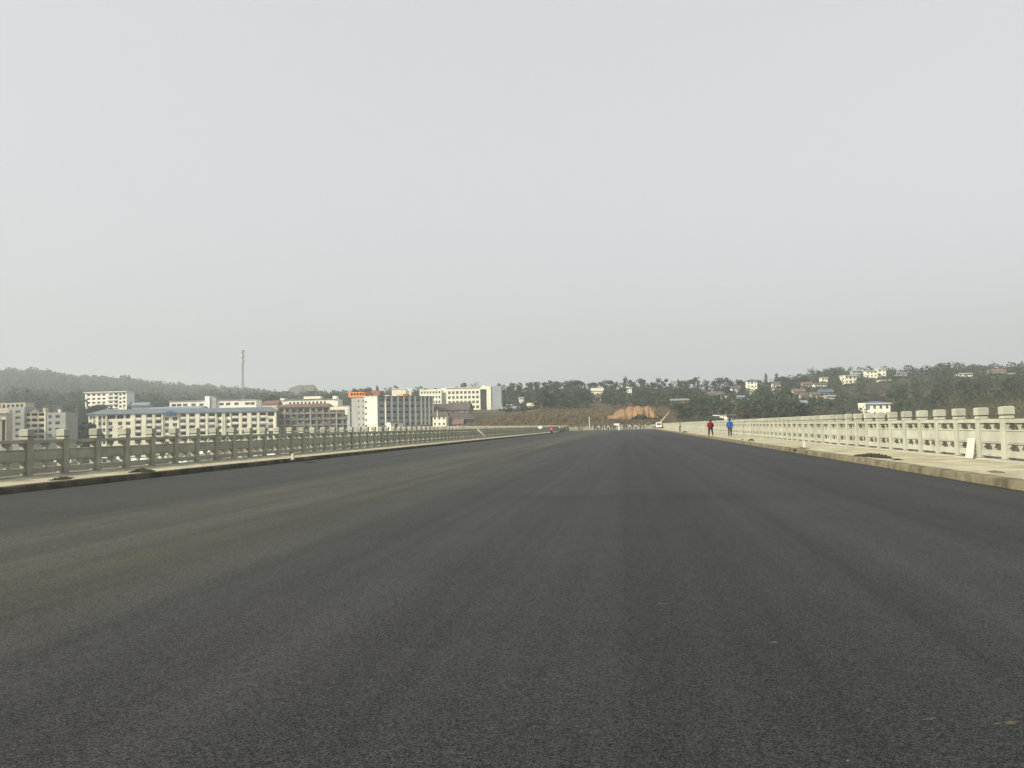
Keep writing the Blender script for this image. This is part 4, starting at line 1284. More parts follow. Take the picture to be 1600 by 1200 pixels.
for px, py, r, kd, w, lab in (
    (404, 602, 660, 'round', 1.25, 'dark round tree left of the trio right of the mast'), (417, 598, 660, 'round', 1.3, 'tallest dark tree of the trio right of the mast'), (428, 601, 655, 'round', 1.1, 'dark tree at the right end of the trio by the mast'),
    (521, 604, 660, 'round', 1.15, 'lone dark round tree on the skyline right of the flat mound'), (590, 602, 720, 'cypress', 1.1, 'slim pointed tree right of the orange rooftop rooms'),
    (619, 594, 690, 'sparse', .7, 'thin leaning tree on the skyline above the finned block'), (568, 603, 715, 'round', 1.1, 'low dark tree behind the orange rooftop rooms'), (556, 606, 715, 'broad', 1.0, 'tree peeping out left of the orange rooftop rooms'),
    (581, 604, 720, 'broad', 1.0, 'bushy tree between the orange rooms and the slim pointed tree'),
    (727, 596, 720, 'pine', 1.1, 'cone shaped tree behind the cream school roof'), (715, 601, 720, 'round', 1.1, 'low round tree left of the cone shaped tree behind the school'), (741, 590, 740, 'bare', 1.0, 'bare thin tree behind the cream school roof'),
    (750, 600, 715, 'round', 1.0, 'dark tree behind the right end of the school roof'),
    (1199, 580.5, 700, 'cypress', 1.0, 'slim dark cypress left of its pair on the right skyline'), (1216, 581, 700, 'cypress', 1.2, 'paler wider cypress right of its pair on the right skyline'),
    (1232, 586, 700, 'round', 1.7, 'low domed tree right of the cypress pair'), (1254, 586, 700, 'round', 1.6, 'low domed tree at the foot of the wooded mound'),
    (1269, 570, 800, 'bare', .9, 'faint bare tree at the left edge of the wooded mound'), (1473, 564.5, 850, 'round', 1.5, 'large round tree standing out on the right skyline'),
    (979, 584.5, 690, 'pine', .75, 'tall narrow tree standing above the central wood'), (892, 587, 690, 'round', 1.05, 'highest broad tree at the middle of the central wood'),
    (1085, 585, 690, 'broad', 1.2, 'large spreading tree above the brick house'), (1130, 584, 690, 'round', 1.3, 'domed tree on the skyline between the two walkers and the ridge'), (1092, 588, 680, 'sparse', 1.0, 'thin topped tree beside the large spreading tree'),
    (1360, 570, 900, 'broad', 1.2, 'tree on the crest above the pair of yellow houses'), (1160, 590, 670, 'round', 1.2, 'dark tree left of the blue hipped house'), (1186, 590, 690, 'round', 1.3, 'dark tree right of the blue hipped house')):
    tree_top(px, py, r, kd, lab, None, w)
MARKS = ((800, 'beside the grey school end tower'), (834, 'above the two tiny pale houses'), (880, 'left of the highest broad tree'), (923, 'right of the highest broad tree'), (943, 'at the pale gabled house'), (978, 'left of the narrow cream house'),
         (1000, 'beside the narrow cream house'), (1030, 'above the orange earth cut'), (1062, 'above the crane boom'), (1080, 'by the brick house'), (1108, 'left of the person in red'), (1127, 'behind the person in red'), (1153, 'behind the person in blue'),
         (1200, 'below the blue hipped house'), (1262, 'left of the red tiled roofs'), (1350, 'below the cream hillside house'), (1393, 'by the white blue roofed house'), (1490, 'right of the white blue roofed house'), (1545, 'below the bright gabled house'), (1700, 'below the far pinkish roof'))
def where_px(px):
    return next(t for x, t in MARKS if px < x)
def where_left(px):
    return next(t for x, t in ((105, 'above the grey apartments'), (132, 'left of the white hillside block'), (200, 'by the white hillside block'), (262, 'right of the white hillside block'), (330, 'left of the white stair tower'), (372, 'right of the white stair tower'), (900, 'by the lattice mast')) if px < x)
for k, px in enumerate((787, 797, 806, 815, 824, 834, 845, 853, 862, 869, 876, 884, 901, 909, 918, 927, 935, 944, 952, 961, 970, 988, 997, 1007, 1017, 1026, 1036, 1048, 1058, 1066, 1075, 1105, 1115, 1140, 1149)):
    tree_top(px, rng.uniform(588, 598), rng.uniform(660, 720), ('broad', 'round', 'broad', 'pine')[k % 4], 'dark tree on the jagged skyline ' + where_px(px), 'trees on the skyline of the central wood', rng.uniform(.8, 1.2))

def zone(n, px, rr, hh, kinds, label, group, front=75):
    c = 0; tries = 0
    while c < n and tries < n * 30:
        tries += 1
        p = rng.uniform(*px); r = math.sqrt(rng.uniform(rr[0] ** 2, rr[1] ** 2))
        x, y = at_r(p, r)
        if blocked(x, y, front): continue
        kd = kinds[rng.integers(0, len(kinds))]
        tree(p, r, rng.uniform(*hh), kd, (label[kd] if isinstance(label, dict) else label) + (', upper row ' if r > (rr[0] + rr[1]) / 2 else ', lower row ') + (where_left(p) if p < 700 else where_px(p)), group, rng.uniform(.85, 1.25)); c += 1
zone(62, (780, 1062), (478, 640), (6, 10.5), ['broad', 'round', 'broad', 'pine'], 'dark wood tree', 'trees of the central wood')
zone(62, (1062, 1255), (385, 560), (5.5, 9.5), ['broad', 'round', 'olive', 'broad'], {'broad': 'dark bushy grove tree', 'round': 'dark bushy grove tree', 'olive': 'olive brown grove tree'}, 'trees of the grove behind the right balustrade')
zone(46, (1255, 1625), (420, 720), (4, 8), ['broad', 'olive', 'olive', 'round', 'bare'], {'broad': 'green hillside tree', 'round': 'green hillside tree', 'olive': 'olive brown hillside tree', 'bare': 'bare twiggy hillside tree'}, 'trees on the scrubby right hillside')
zone(40, (-40, 440), (560, 700), (7, 12), ['broad', 'round', 'bare', 'round'], {'broad': 'hazy dark slope tree', 'round': 'hazy dark slope tree', 'bare': 'hazy leafless slope tree'}, 'trees behind the left town')

ORD = ('leftmost', 'second from left', 'third from left', 'fourth from left', 'rightmost')
for q, (px, py, r) in enumerate(((106, 640, 470), (113, 646, 455), (121, 644, 465), (129, 650, 450), (135, 655, 440))):
    tree_top(px, py, r, 'round', ORD[q] + ' dark tree in the gap between the grey and the cream apartment blocks', 'trees between the grey and cream blocks', 1.2, 6, 16)
for q, (px, py) in enumerate(((137, 621), (146, 619), (156, 619), (164, 623))):
    tree_top(px, py, 610, 'round', ORD[q if q < 3 else 4] + ' of four dark trees hiding the white hillside block', 'trees before the white hillside block', 1.3, 5, 14)
# too many to single out: the woods behind and around those trees
def forest(name, spec, mt, quads, size):
    Vs, nq = [], 0
    for n, px, rr, hh in spec:
        c = 0; tries = 0
        P = []
        while c < n and tries < 20 * n:
            tries += 1
            p = rng.uniform(*px); r = math.sqrt(rng.uniform(rr[0] ** 2, rr[1] ** 2))
            x, y = at_r(p, r)
            if r < 1000 and blocked(x, y, 60, 14, .002): continue
            P.append((x, y)); c += 1
        P = np.array(P); n = len(P)
        Z = ground_h(P[:, 0], P[:, 1])
        H = rng.uniform(hh[0], hh[1], n) * rng.choice([.75, 1, 1, 1.25], n)
        Wd = H * rng.uniform(.28, .46, n)
        d = rng.normal(0, 1, (n, quads, 3)); d /= np.linalg.norm(d, axis=2)[..., None]
        rad = rng.uniform(.4, 1, (n, quads)) ** .5
        lump = 1 + .22 * np.sin(3 * np.arctan2(d[..., 1], d[..., 0]) + rng.uniform(0, 6, (n, 1))) + .15 * np.sin(5 * d[..., 2] + rng.uniform(0, 6, (n, 1)))
        c_ = np.stack([P[:, 0, None] + d[..., 0] * rad * lump * Wd[:, None], P[:, 1, None] + d[..., 1] * rad * lump * Wd[:, None], Z[:, None] + H[:, None] * (.54 + .46 * d[..., 2] * rad)], -1).reshape(-1, 3)
        m = n * quads
        u = rng.normal(0, 1, (m, 3)); u /= np.linalg.norm(u, axis=1)[:, None]
        w = np.cross(u, d.reshape(-1, 3) + rng.normal(0, .4, (m, 3))); w /= np.linalg.norm(w, axis=1)[:, None] + 1e-6
        s = size * np.repeat(H / 8, quads)[:, None] * rng.uniform(.6, 1.3, (m, 1))
        Vs.append(np.stack([c_ - u * s - w * s * .5, c_ + u * s * .1 - w * s * .9, c_ + u * s + w * s * .4, c_ - u * s * .2 + w * s * .8], 1).reshape(-1, 3)); nq += m
    V = np.concatenate(Vs)
    o = link(name, np_mesh(name, V, np.arange(len(V)).reshape(-1, 4), mt)); o['kind'] = 'stuff'
    return o
forest('hillside_wood', [(330, (770, 1066), (480, 780), (6, 10)), (250, (1060, 1260), (385, 640), (5, 9)), (420, (1160, 1640), (620, 1000), (6, 10)), (260, (1250, 1640), (400, 650), (3.5, 6.5)),
                         (160, (770, 1660), (760, 1050), (7, 10)), (420, (772, 1066), (630, 770), (3.5, 6)), (200, (780, 1066), (480, 620), (3, 5.5)), (130, (1270, 1315), (840, 930), (6, 9)), (200, (1330, 1650), (840, 960), (4, 7))], M['wood_dark'], 46, .62)
forest('hillside_thicket', [(240, (1060, 1640), (380, 680), (3, 6)), (320, (1160, 1640), (600, 900), (4, 8)), (330, (1240, 1640), (330, 560), (1.5, 3.5)), (120, (780, 1066), (470, 700), (4, 7))], M['wood_scrub'], 40, .55)
forest('left_wood', [(900, (-90, 690), (590, 1050), (7, 12)), (60, (690, 780), (690, 900), (7, 10)), (120, (-60, 130), (430, 600), (5, 9)), (40, (640, 700), (500, 620), (5, 8))], M['wood_dark'], 40, .68)
forest('far_forest', [(5200, (-110, 720), (1050, 1900), (8, 13)), (300, (-60, 460), (1740, 1850), (7, 11))], M['wood_dark'], 20, 1.25)
forest('dry_scrub', [(420, (690, 1066), (330, 480), (.8, 2.0)), (300, (-40, 690), (330, 560), (1.2, 2.8)), (90, (948, 1032), (374, 397), (.6, 1.9))], M['leaf_dry'], 30, .42)
forest('scrub', [(60, (950, 1034), (385, 412), (.8, 2.4)), (700, (1060, 1640), (300, 560), (1.2, 3.0)), (300, (1300, 1640), (560, 820), (2, 4))], M['wood_scrub'], 30, .42)

# bushes growing close in front of the hillside houses
Vs = []
for px0, px1, Y, pb in SCREEN:
    for k in range(int(5 + (px1 - px0) * .9)):
        px = rng.uniform(px0 - 2.5, px1 + 2.5); Yb = Y - rng.uniform(2.5, 9)
        p = at_y(px, pb + rng.uniform(-.8, 1.4), Yb); g = gz(p.x, Yb)
        h = max(1.2, p.z - g)
        n = 34
        d = rng.normal(0, 1, (n, 3)); d /= np.linalg.norm(d, axis=1)[:, None]
        w = min(2.2, .35 * h + .8)
        c_ = np.stack([p.x + d[:, 0] * w * rng.uniform(.4, 1, n), Yb + d[:, 1] * w * .8, g + h * (.5 + .5 * d[:, 2])], 1)
        u = rng.normal(0, 1, (n, 3)); u /= np.linalg.norm(u, axis=1)[:, None]
        q = np.cross(u, d); q /= np.linalg.norm(q, axis=1)[:, None] + 1e-6
        s = rng.uniform(.35, .7, (n, 1))
        Vs.append(np.stack([c_ - u * s - q * s * .5, c_ + u * s * .1 - q * s * .9, c_ + u * s + q * s * .4, c_ - u * s * .2 + q * s * .8], 1).reshape(-1, 3))
V = np.concatenate(Vs)
o = link('garden_bushes', np_mesh('garden_bushes', V, np.arange(len(V)).reshape(-1, 4), M['leaf_mid'])); o['kind'] = 'stuff'

def grass(name, spec, mt):
    Vs = []
    for n, px, rr, hh, wd in spec:
        p = rng.uniform(px[0], px[1], n); r = np.sqrt(rng.uniform(rr[0] ** 2, rr[1] ** 2, n))
        a = np.array([az_of(q) for q in np.linspace(px[0], px[1], 50)]); a = np.interp(p, np.linspace(px[0], px[1], 50), a)
        x, y = r * np.sin(a), r * np.cos(a)
        z = ground_h(x, y) - .1
        h = rng.uniform(hh[0], hh[1], n); t = rng.uniform(0, math.pi, n); w = wd * rng.uniform(.5, 1.4, n)
        lx, ly = rng.normal(0, .3, n) * h, rng.normal(0, .3, n) * h
        dx, dy = np.cos(t) * w, np.sin(t) * w
        Vs.append(np.stack([np.stack([x - dx, y - dy, z], 1), np.stack([x + dx, y + dy, z], 1), np.stack([x + lx, y + ly, z + h], 1)], 1).reshape(-1, 3))
    V = np.concatenate(Vs)
    o = link(name, np_mesh(name, V, np.arange(len(V)).reshape(-1, 3), mt)); o['kind'] = 'stuff'
grass('dry_grass', [(26000, (680, 1066), (292, 480), (.3, 1.1), .28), (9000, (790, 960), (296, 345), (.8, 2.2), .16), (3000, (940, 1035), (385, 400), (.5, 1.3), .3)], M['dry_grass'])
grass('rough_grass', [(12000, (1060, 1640), (292, 520), (.4, 1.2), .3), (9000, (1250, 1640), (520, 800), (.5, 1.4), .5)], M['wood_scrub'])
# ------------------------------------------------------------------ people
def skin_mesh(name, verts, edges, rad, mats, root=0, sub=1):
    me = bpy.data.meshes.new(name)
    me.from_pydata(verts, edges, [])
    o = bpy.data.objects.new(name, me)
    C.objects.link(o)
    md = o.modifiers.new('skin', 'SKIN'); md.use_smooth_shade = True
    sv = me.skin_vertices[0].data
    for i, r in enumerate(rad):
        sv[i].radius = r if hasattr(r, '__len__') else (r, r)
        sv[i].use_root = (i == root)
    s = o.modifiers.new('sub', 'SUBSURF'); s.levels = sub; s.render_levels = sub
    dg = bpy.context.evaluated_depsgraph_get()
    out = bpy.data.meshes.new_from_object(o.evaluated_get(dg))
    out.name = name
    bpy.data.objects.remove(o)
    out.materials.clear()
    for m in (mats if isinstance(mats, (list, tuple)) else [mats]): out.materials.append(m)
    return out
def pose(stride, swing, hold=0.0, lean=0.02):
    """Joints of a 1.70 m walker facing +y; stride and swing are half steps of feet and hands."""
    J = dict(pelvis=(0, 0, .93), belly=(0, lean * .5, 1.08), chest=(0, lean, 1.29), neckb=(0, lean * 1.3, 1.44), neck=(0, lean * 1.6, 1.50), head=(0, lean * 1.9 + .01, 1.60), crown=(0, lean * 1.9, 1.675), nose=(0, lean * 1.9 + .105, 1.585))
    for s, n in ((-1, 'l'), (1, 'r')):
        f = stride * s
        J['hip' + n] = (.095 * s, 0, .90)
        J['knee' + n] = (.10 * s, f * .55 + .05, .50 + .015 * abs(f))
        J['ankle' + n] = (.10 * s, f - (.06 if f < 0 else 0), .09 + (.07 if f < -.05 else 0))
        J['toe' + n] = (.115 * s, f + .13 - (.06 if f < 0 else 0), .035)
        g = -swing * s
        J['sh' + n] = (.185 * s, lean, 1.40)
        J['el' + n] = (.245 * s, lean + g * .35 - .03, 1.12)
        J['wr' + n] = (.255 * s, lean + g + .06 + hold * .2, .90 + hold * .18)
        w = J['wr' + n]
        J['palm' + n] = (w[0], w[1] + .02, w[2] - .07)
        for q, (dx, dy, dz, dl) in enumerate(((-.0, .035, -.035, .05), (0, .012, -.045, .065), (0, -.010, -.045, .07), (0, -.03, -.04, .062), (-.0, -.045, -.03, .045))):
            p = J['palm' + n]
            if q == 0:
                J['th%d%s' % (q, n)] = (p[0] - .02 * s, p[1] + .04, p[2] + .005); J['tt%d%s' % (q, n)] = (p[0] - .03 * s, p[1] + .055, p[2] - .035)
            else:
                J['th%d%s' % (q, n)] = (p[0], p[1] + dy, p[2] + dz); J['tt%d%s' % (q, n)] = (p[0] - .014 * s, p[1] + dy * 1.1 + .008, p[2] + dz - dl * .8)
    return J
def from_joints(name, J, names, edges, rad, mats, sub=1):
    idx = {n: i for i, n in enumerate(names)}
    return skin_mesh(name, [J[n] for n in names], [(idx[a], idx[b]) for a, b in edges], [rad[n] for n in names], mats, 0, sub)
def make_person(stride, swing, hold=0.0, lean=.02, skirtlen=.0):
    J = pose(stride, swing, hold, lean)
    rb = dict(pelvis=(.13, .10), belly=(.12, .09), chest=(.145, .10), neckb=(.075, .065), neck=.05, head=(.078, .09), crown=(.06, .07), nose=.016)
    nm = ['pelvis', 'belly', 'chest', 'neckb', 'neck', 'head', 'crown', 'nose']
    ed = [('pelvis', 'belly'), ('belly', 'chest'), ('chest', 'neckb'), ('neckb', 'neck'), ('neck', 'head'), ('head', 'crown'), ('head', 'nose')]
    for n in 'lr':
        for k, r in (('hip', .085), ('knee', .055), ('ankle', .038), ('toe', .034), ('sh', .055), ('el', .042), ('wr', .027), ('palm', (.035, .02))):
            nm.append(k + n); rb[k + n] = r
        ed += [('pelvis', 'hip' + n), ('hip' + n, 'knee' + n), ('knee' + n, 'ankle' + n), ('ankle' + n, 'toe' + n), ('neckb', 'sh' + n), ('sh' + n, 'el' + n), ('el' + n, 'wr' + n), ('wr' + n, 'palm' + n)]
        for q in range(5):
            for k, r in (('th', .010), ('tt', .0085)):
                nm.append('%s%d%s' % (k, q, n)); rb[nm[-1]] = r
            ed += [('palm' + n, 'th%d%s' % (q, n)), ('th%d%s' % (q, n), 'tt%d%s' % (q, n))]
    body = from_joints('body', J, nm, ed, rb, M['skin'])
    # jacket: hem below the hips, sleeves to the wrists
    K = dict(J)
    K['hem'] = (0, J['pelvis'][1], .80); K['mid'] = (0, lean * .4, 1.05)
    rc = dict(chest=(.185, .135), mid=(.175, .13), hem=(.19, .14), neckb=(.10, .085), neck=.062)
    nm2 = ['chest', 'mid', 'hem', 'neckb', 'neck']; ed2 = [('chest', 'mid'), ('mid', 'hem'), ('chest', 'neckb'), ('neckb', 'neck')]
    for n in 'lr':
        for k, r in (('sh', .085), ('el', .068), ('wr', .05)):
            nm2.append(k + n); rc[k + n] = r
        ed2 += [('neckb', 'sh' + n), ('sh' + n, 'el' + n), ('el' + n, 'wr' + n)]
    K['neck'] = (0, lean * 1.5, 1.485)
    coat = from_joints('jacket', K, nm2, ed2, rc, M['black'])
    nm3 = ['pelvis']; ed3 = []; rt = {'pelvis': (.15, .12)}
    for n in 'lr':
        for k, r in (('hip', .105), ('knee', .078), ('ankle', .066)):
            nm3.append(k + n); rt[k + n] = r
        ed3 += [('pelvis', 'hip' + n), ('hip' + n, 'knee' + n), ('knee' + n, 'ankle' + n)]
    trs = from_joints('trousers', J, nm3, ed3, rt, M['black'])
    shoes = []
    for n in 'lr':
        a, t = J['ankle' + n], J['toe' + n]
        S = dict(a=(a[0], a[1] - .04, .05 + (a[2] - .09)), b=(a[0], a[1] + .03, .05 + (a[2] - .09) * .8), c=t)
        shoes.append(from_joints('shoe', S, ['b', 'a', 'c'], [('b', 'a'), ('b', 'c')], dict(a=.045, b=.05, c=(.045, .035)), M['black']))
    h = J['head']
    S = dict(a=(0, h[1] - .035, h[2] + .01), b=(0, h[1] - .02, h[2] + .075), c=(0, h[1] + .05, h[2] + .075), d=(0, h[1] - .045, h[2] - .07))
    hair = from_joints('hair', S, ['a', 'b', 'c', 'd'], [('a', 'b'), ('b', 'c'), ('a', 'd')], dict(a=(.09, .08), b=(.085, .07), c=(.06, .04), d=(.075, .055)), M['hair'])
    return body, coat, trs, shoes, hair
PERSON = [make_person(.34, .28), make_person(-.32, -.26, .4), make_person(.06, .05), make_person(.03, .04, 1.0, .05)]
def person(px, Y, z, h, coat, trs, proto, rz, label, group=None, wide=1.0):
    p = at_y(px, 660, Y)
    body, cm, tm, sm, hm_ = PERSON[proto]
    t = thing('person', label, 'person', (p.x, Y, z), rz, group, (h / 1.70 * wide, h / 1.70 * wide, h / 1.70))
    link('body', body, t)
    def col(nm, me, m):
        o = link(nm, me, t)
        o.material_slots[0].link = 'OBJECT'; o.material_slots[0].material = M[m]
        return o
    col('jacket', cm, coat); col('trousers', tm, trs); link('hair', hm_, t)
    for s in sm: link('shoe', s, t)
    return t
person(1110, 87.6, SW, 1.50, 'red', 'black', 1, .1, 'person in a dark red jacket walking away on the right sidewalk', None, 1.3)
person(1140, 83.0, SW, 1.52, 'blue', 'jeans', 0, -.1, 'person in a bright blue jacket walking away on the right sidewalk', None, 1.15)
person(1062.3, 146, SW, 1.45, 'tan_coat', 'black', 2, 1.4, 'person in a tan jacket standing far along the right sidewalk')
person(861.5, 149, 0, 1.42, 'pink', 'black', 0, 3.3, 'person in a bright red jacket at the left kerb far ahead')
person(875, 186, SW, 1.5, 'cream_coat', 'grey_coat', 2, .4, 'person in a cream jacket standing left of a dark trousered companion')
person(880, 184, SW, 1.55, 'tan_coat', 'navy', 3, -.3, 'person in a tan jacket and dark trousers beside the cream jacket')
crowd = [(905, 262, 'grey_coat'), (909, 255, 'tan_coat'), (929, 238, 'black'), (932.5, 246, 'navy'), (934.5, 252, 'white_coat'), (939, 258, 'navy'), (943, 250, 'grey_coat'), (947, 262, 'navy'), (950, 248, 'white_coat'), (954, 256, 'black'),
         (958.5, 262, 'navy'), (961, 254, 'black'), (975, 258, 'grey_coat'), (979, 264, 'navy'), (984, 256, 'white_coat'), (988, 262, 'maroon'), (993.5, 255, 'white_coat'), (1000, 266, 'tan_coat'), (1006, 262, 'grey_coat'), (1021, 268, 'cream_coat')]
txt = dict(grey_coat='grey', tan_coat='tan', black='black', navy='dark navy', white_coat='white', maroon='dark maroon', cream_coat='cream')
for k, (px, Y, c) in enumerate(crowd):
    person(px, Y, 0, rng.uniform(1.5, 1.72), c, ('black', 'navy', 'jeans', 'grey_coat')[k % 4], int(rng.integers(0, 4)), rng.uniform(0, 6.28),
           'person in a %s jacket in the small crowd where the road ends' % txt[c], 'crowd at the far end of the road')
# ------------------------------------------------------------------ small things
def rubble(name, mt, n, spread, height, elong=1.0):
    """A low heap: a lumpy mound with clods lying on it."""
    b = MB()
    nr, na = 5, 14
    ph = rng.uniform(0, 6.28, 4)
    pts = []
    for i in range(nr + 1):
        for j in range(na):
            a = 2 * math.pi * j / na
            q = i / nr
            rr = spread * q * (1 + .25 * math.sin(2 * a + ph[0]) + .18 * math.sin(3 * a + ph[1]))
            z = height * (1 - q ** 1.5) * (1 + .35 * math.sin(3 * a + ph[2]) * q) + rng.normal(0, height * .07) * (q < 1)
            pts.append((rr * math.cos(a) * elong, rr * math.sin(a), max(0.0, z) if i < nr else -.01))
    base = len(b.v); b.v += pts
    for i in range(nr):
        for j in range(na):
            k = (j + 1) % na
            b.f.append((base + i * na + j, base + (i + 1) * na + j, base + (i + 1) * na + k, base + i * na + k)); b.m.append(0)
    for k in range(n):
        a, q = rng.uniform(0, 6.28), rng.uniform(0, 1.15) ** .7
        s = rng.uniform(.03, .09) * spread
        x, y = spread * q * math.cos(a) * elong, spread * q * math.sin(a)
        z = height * max(0, 1 - q ** 1.5)
        b.box(x - s, x + s * rng.uniform(.6, 1.2), y - s, y + s, z - .02, z + s * rng.uniform(.5, 1.0), taper=rng.uniform(.5, .9))
    return b.mesh(name, mt)
def heap(px, py, spread, height, elong, label, n=16, mt='dirt', z=SW):
    p = on_z(px, py, z)
    o = link('soil_heap', rubble('soil_heap', M[mt], n, spread, height, elong), None, (p.x, p.y, z), R(90) + rng.uniform(-.2, .2))
    return tag(o, label, 'heap')
heap(1366, 714, .40, .11, 3.4, 'long dark heap of soil on the right sidewalk')
heap(1402, 719, .14, .05, 1.8, 'small scrap of dark soil beside the long heap', 5)
heap(1174.5, 688.5, .22, .12, 1.2, 'small dark clod heap near the person in blue', 8)
heap(1160, 687.5, .12, .06, 1.4, 'tiny scatter of soil left of the clod heap', 5)
heap(98, 749, .26, .07, 3.0, 'flat dark heap of soil on the left sidewalk near the frame edge')
heap(222, 737, .34, .11, 2.6, 'larger dark heap of soil on the left sidewalk', 20)
heap(1253, 701, .35, .05, 2.4, 'reddish brown litter round the white post on the right sidewalk', 14, 'kerb')
heap(482, 716.5, .28, .07, 2.0, 'low scatter of soil right of the white post on the left sidewalk', 9)
heap(1070, 675.5, .5, .16, 2.2, 'dark heap on the far right sidewalk beside the tan jacket', 8)
heap(1556, 738, .18, .035, 2.0, 'faint patch of crumbs near the leaning white board', 8, 'kerb')

def marker(px, pyb, pyt, label):
    p = on_z(px, pyb, SW)
    h = zat(px, pyt, p.y) - SW
    t = thing('marker_post', label, 'post', (p.x, p.y, SW))
    b = MB(); b.box(-.05, .05, -.05, .05, 0, h * .9); b.box(-.05, .05, -.05, .05, h * .9, h, taper=.4)
    t2 = link('shaft', bevelled(b.mesh('shaft', M['post_white']), .006), t)
    MB().box(-.09, .09, -.09, .09, -.005, .03).build('foot', M['concrete'], t)
marker(457.5, 718, 708.5, 'short white post standing on the left sidewalk')
marker(1257, 700.5, 690, 'short white post standing on the right sidewalk')

# white board leaning on the right balustrade
y0 = on_z(1507, 719, SW).y
b = MB().box(-.015, .015, -.115, .115, 0, .62)
me = bevelled(b.mesh('leaning_board', M['board']), .004)
o = link('leaning_board', me, None, (10.14, 28.6, SW + .012))
o.rotation_euler = (R(3), R(16), R(48))
tag(o, 'white board leaning against the right balustrade', 'board')

# pale plank leaning on the left balustrade far ahead
p = on_z(795, 683.5, SW)
o = link('leaning_plank', bevelled(MB().box(-.12, .12, -.04, .04, 0, 1.5).mesh('leaning_plank', M['tan']), .01), None, (XL + 1.4, p.y, SW + .01))
o.rotation_euler = (0, R(-44), 0)
tag(o, 'pale plank leaning on the far left balustrade', 'plank')

# round white sign on a stand, left kerb
p = at_y(844, 670, 178)
t = thing('round_sign', 'white oval sign on a thin stand on the far left sidewalk', 'sign', (p.x, 178, SW))
MB().tube((0, 0, 0), (0, 0, 1.0), .03, n=6).build('stand', M['steel'], t)
b = MB(); n = 16
pts = [(.42 * math.cos(2 * math.pi * k / n), 1.15 + .28 * math.sin(2 * math.pi * k / n)) for k in range(n)]
b.prism(pts, -.04, .0)
b.build('disc', M['white'], t)

# white banner on a post among the crowd
p = at_y(967, 668, 250)
t = thing('banner_stand', 'white sideways banner on a single post amid the distant crowd', 'sign', (p.x, 250, 0))
MB().box(-.14, .14, -.06, .06, 0, 1.35).build('post', M['white'], t)
MB().box(-1.35, .14, -.05, .05, 1.36, 1.9).build('banner', M['white'], t)

# white pole beyond the end of the road
Y = 300; p = at_y(921, 665, Y); g = min(gz(p.x, Y), 0)
t = thing('white_pole', 'slim white pole rising beyond the end of the road', 'pole', (p.x, Y, g))
MB().tube((0, 0, -.3), (0, 0, zat(921, 651, Y) - g), .14, .10, 8).build('shaft', M['white'], t)
MB().box(-.25, .25, -.25, .25, -.3, .25).build('foot', M['concrete'], t)
Y = 425; p = at_y(683.5, 660, Y); g = gz(p.x, Y)
t = thing('white_pole', 'slim white pole beside the finned block', 'pole', (p.x, Y, g))
MB().tube((0, 0, -.3), (0, 0, zat(683.5, 640.5, Y) - g), .22, .16, 8).build('shaft', M['white'], t)
MB().box(-.35, .35, -.35, .35, -.3, .25).build('foot', M['concrete'], t)

# reddish gate pier by the crane
p = at_y(1036, 668, 279)
t = thing('gate_pier', 'dark red pier at the right corner where the road ends', 'pier', (p.x, 279, 0))
MB().box(-.22, .22, -.22, .22, 0, 1.5).build('shaft', M['brick'], t)
MB().box(-.28, .28, -.28, .28, 1.505, 1.65).build('cap', M['brownroof'], t)

# crane truck with its yellowish boom raised to the right
p = at_y(1029.5, 668, 276)
t = thing('crane_truck', 'white crane truck with a pale raised boom where the road ends', 'crane', (p.x, 276, 0))
MB().box(-1.0, .9, -1.6, 3.2, .45, .75).build('chassis', M['steel'], t)
cb = bevelled(MB().box(-.95, .85, -2.6, -1.2, .5, 2.0).mesh('cab', M['white']), .12, 2)
cbo = link('cab', cb, t)
MB().box(-.7, .6, -2.63, -2.602, 1.2, 1.75).build('windscreen', M['glass'], cbo)
MB().box(-.85, .75, -.9, 3.0, .76, 1.1).build('deck', M['white'], t)
for x in (-.95, .85):
    for y in (-1.9, 1.2, 2.4):
        w = MB().tube((x - .14, y, .42), (x + .14, y, .42), .42, n=14).build('wheel', M['rubber'], t)
        MB().tube((x - .15, y, .42), (x + .15, y, .42), .2, n=10).build('rim', M['steel'], w)
MB().tube((.3, .6, 1.1), (.3, .6, 1.9), .3, .24, 10).build('turret', M['yellow'], t)
bt = at_y(1045.5, 643.5, 278)
e = Vector((bt.x - p.x, 2.0, bt.z))
s = Vector((.3, .6, 1.75))
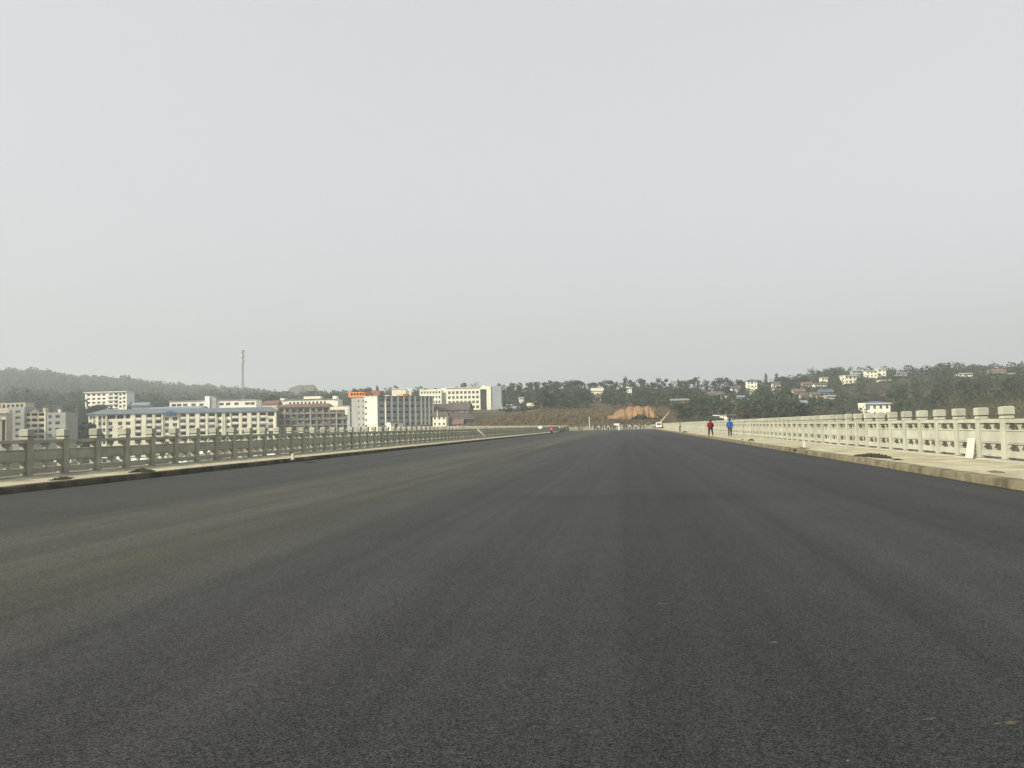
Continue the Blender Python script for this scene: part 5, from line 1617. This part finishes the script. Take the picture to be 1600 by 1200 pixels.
MB().tube(s, s + (e - s) * .55, .24, .20, 4).tube(s + (e - s) * .5, e, .15, .12, 4).build('boom', M['yellow'], t)

# wisps of straw and pebbles lying on the asphalt
def straw(px, py, label, n=4, L=.10):
    p = on_z(px, py, 0)
    b = MB()
    for k in range(n):
        a = rng.uniform(-.5, .5); x, y = rng.normal(0, L * .5), rng.normal(0, L * .25)
        d = Vector((math.cos(a), math.sin(a), 0)) * L * rng.uniform(.2, .45)
        b.tube(Vector((x, y, .006)) - d, Vector((x, y, .01)) + d, .0022, .0012, 4)
    tag(b.build('straw', M['straw'], None, (p.x, p.y, .002)), label, 'straw')
straw(1044, 944, 'pale wisp of straw on the asphalt right of centre')
straw(1208, 1006, 'wisp of straw lower on the asphalt, nearer than the first', 4, .06)
straw(1578, 1132, 'pale straw wisp near the lower right corner', 5, .05)
straw(1450, 1126, 'faint straw bits along the lower right asphalt', 3, .04)
straw(746, 844, 'tiny pale straw scrap left of the road centre', 3, .09)
straw(1512, 786, 'white scrap on the asphalt below the right kerb', 3, .14)
straw(300, 880, 'little straw scrap on the dusty left lane', 3, .08)
for k, (px, py) in enumerate(((1325, 1190), (905, 905))):
    p = on_z(px, py, 0)
    s = .005 + .003 * (k % 3)
    me = bevelled(MB().box(-s, s * 1.3, -s, s, 0, s * 1.3, taper=.7).mesh('pebble', M['kerb']), s * .3)
    tag(link('pebble', me, None, (p.x, p.y, .001), rng.uniform(0, 3)), 'tiny grey pebble lying loose on the asphalt', 'pebble', 'pebbles on the asphalt')
# ------------------------------------------------------------------ haze
hz = MB().box(-2680, 2680, -2680, 2680, -25, 185).build('haze', [])
hm = bpy.data.materials.new('haze_air')
hm.use_nodes = True
hn = hm.node_tree.nodes
hn.clear()
pv = hn.new('ShaderNodeVolumePrincipled')
pv.inputs['Color'].default_value = (0.75, 0.82, 0.85, 1)
pv.inputs['Density'].default_value = 0.00036
pv.inputs['Anisotropy'].default_value = 0.2
ho = hn.new('ShaderNodeOutputMaterial')
hm.node_tree.links.new(pv.outputs[0], ho.inputs['Volume'])
hz.data.materials.append(hm)
hz['kind'] = 'stuff'
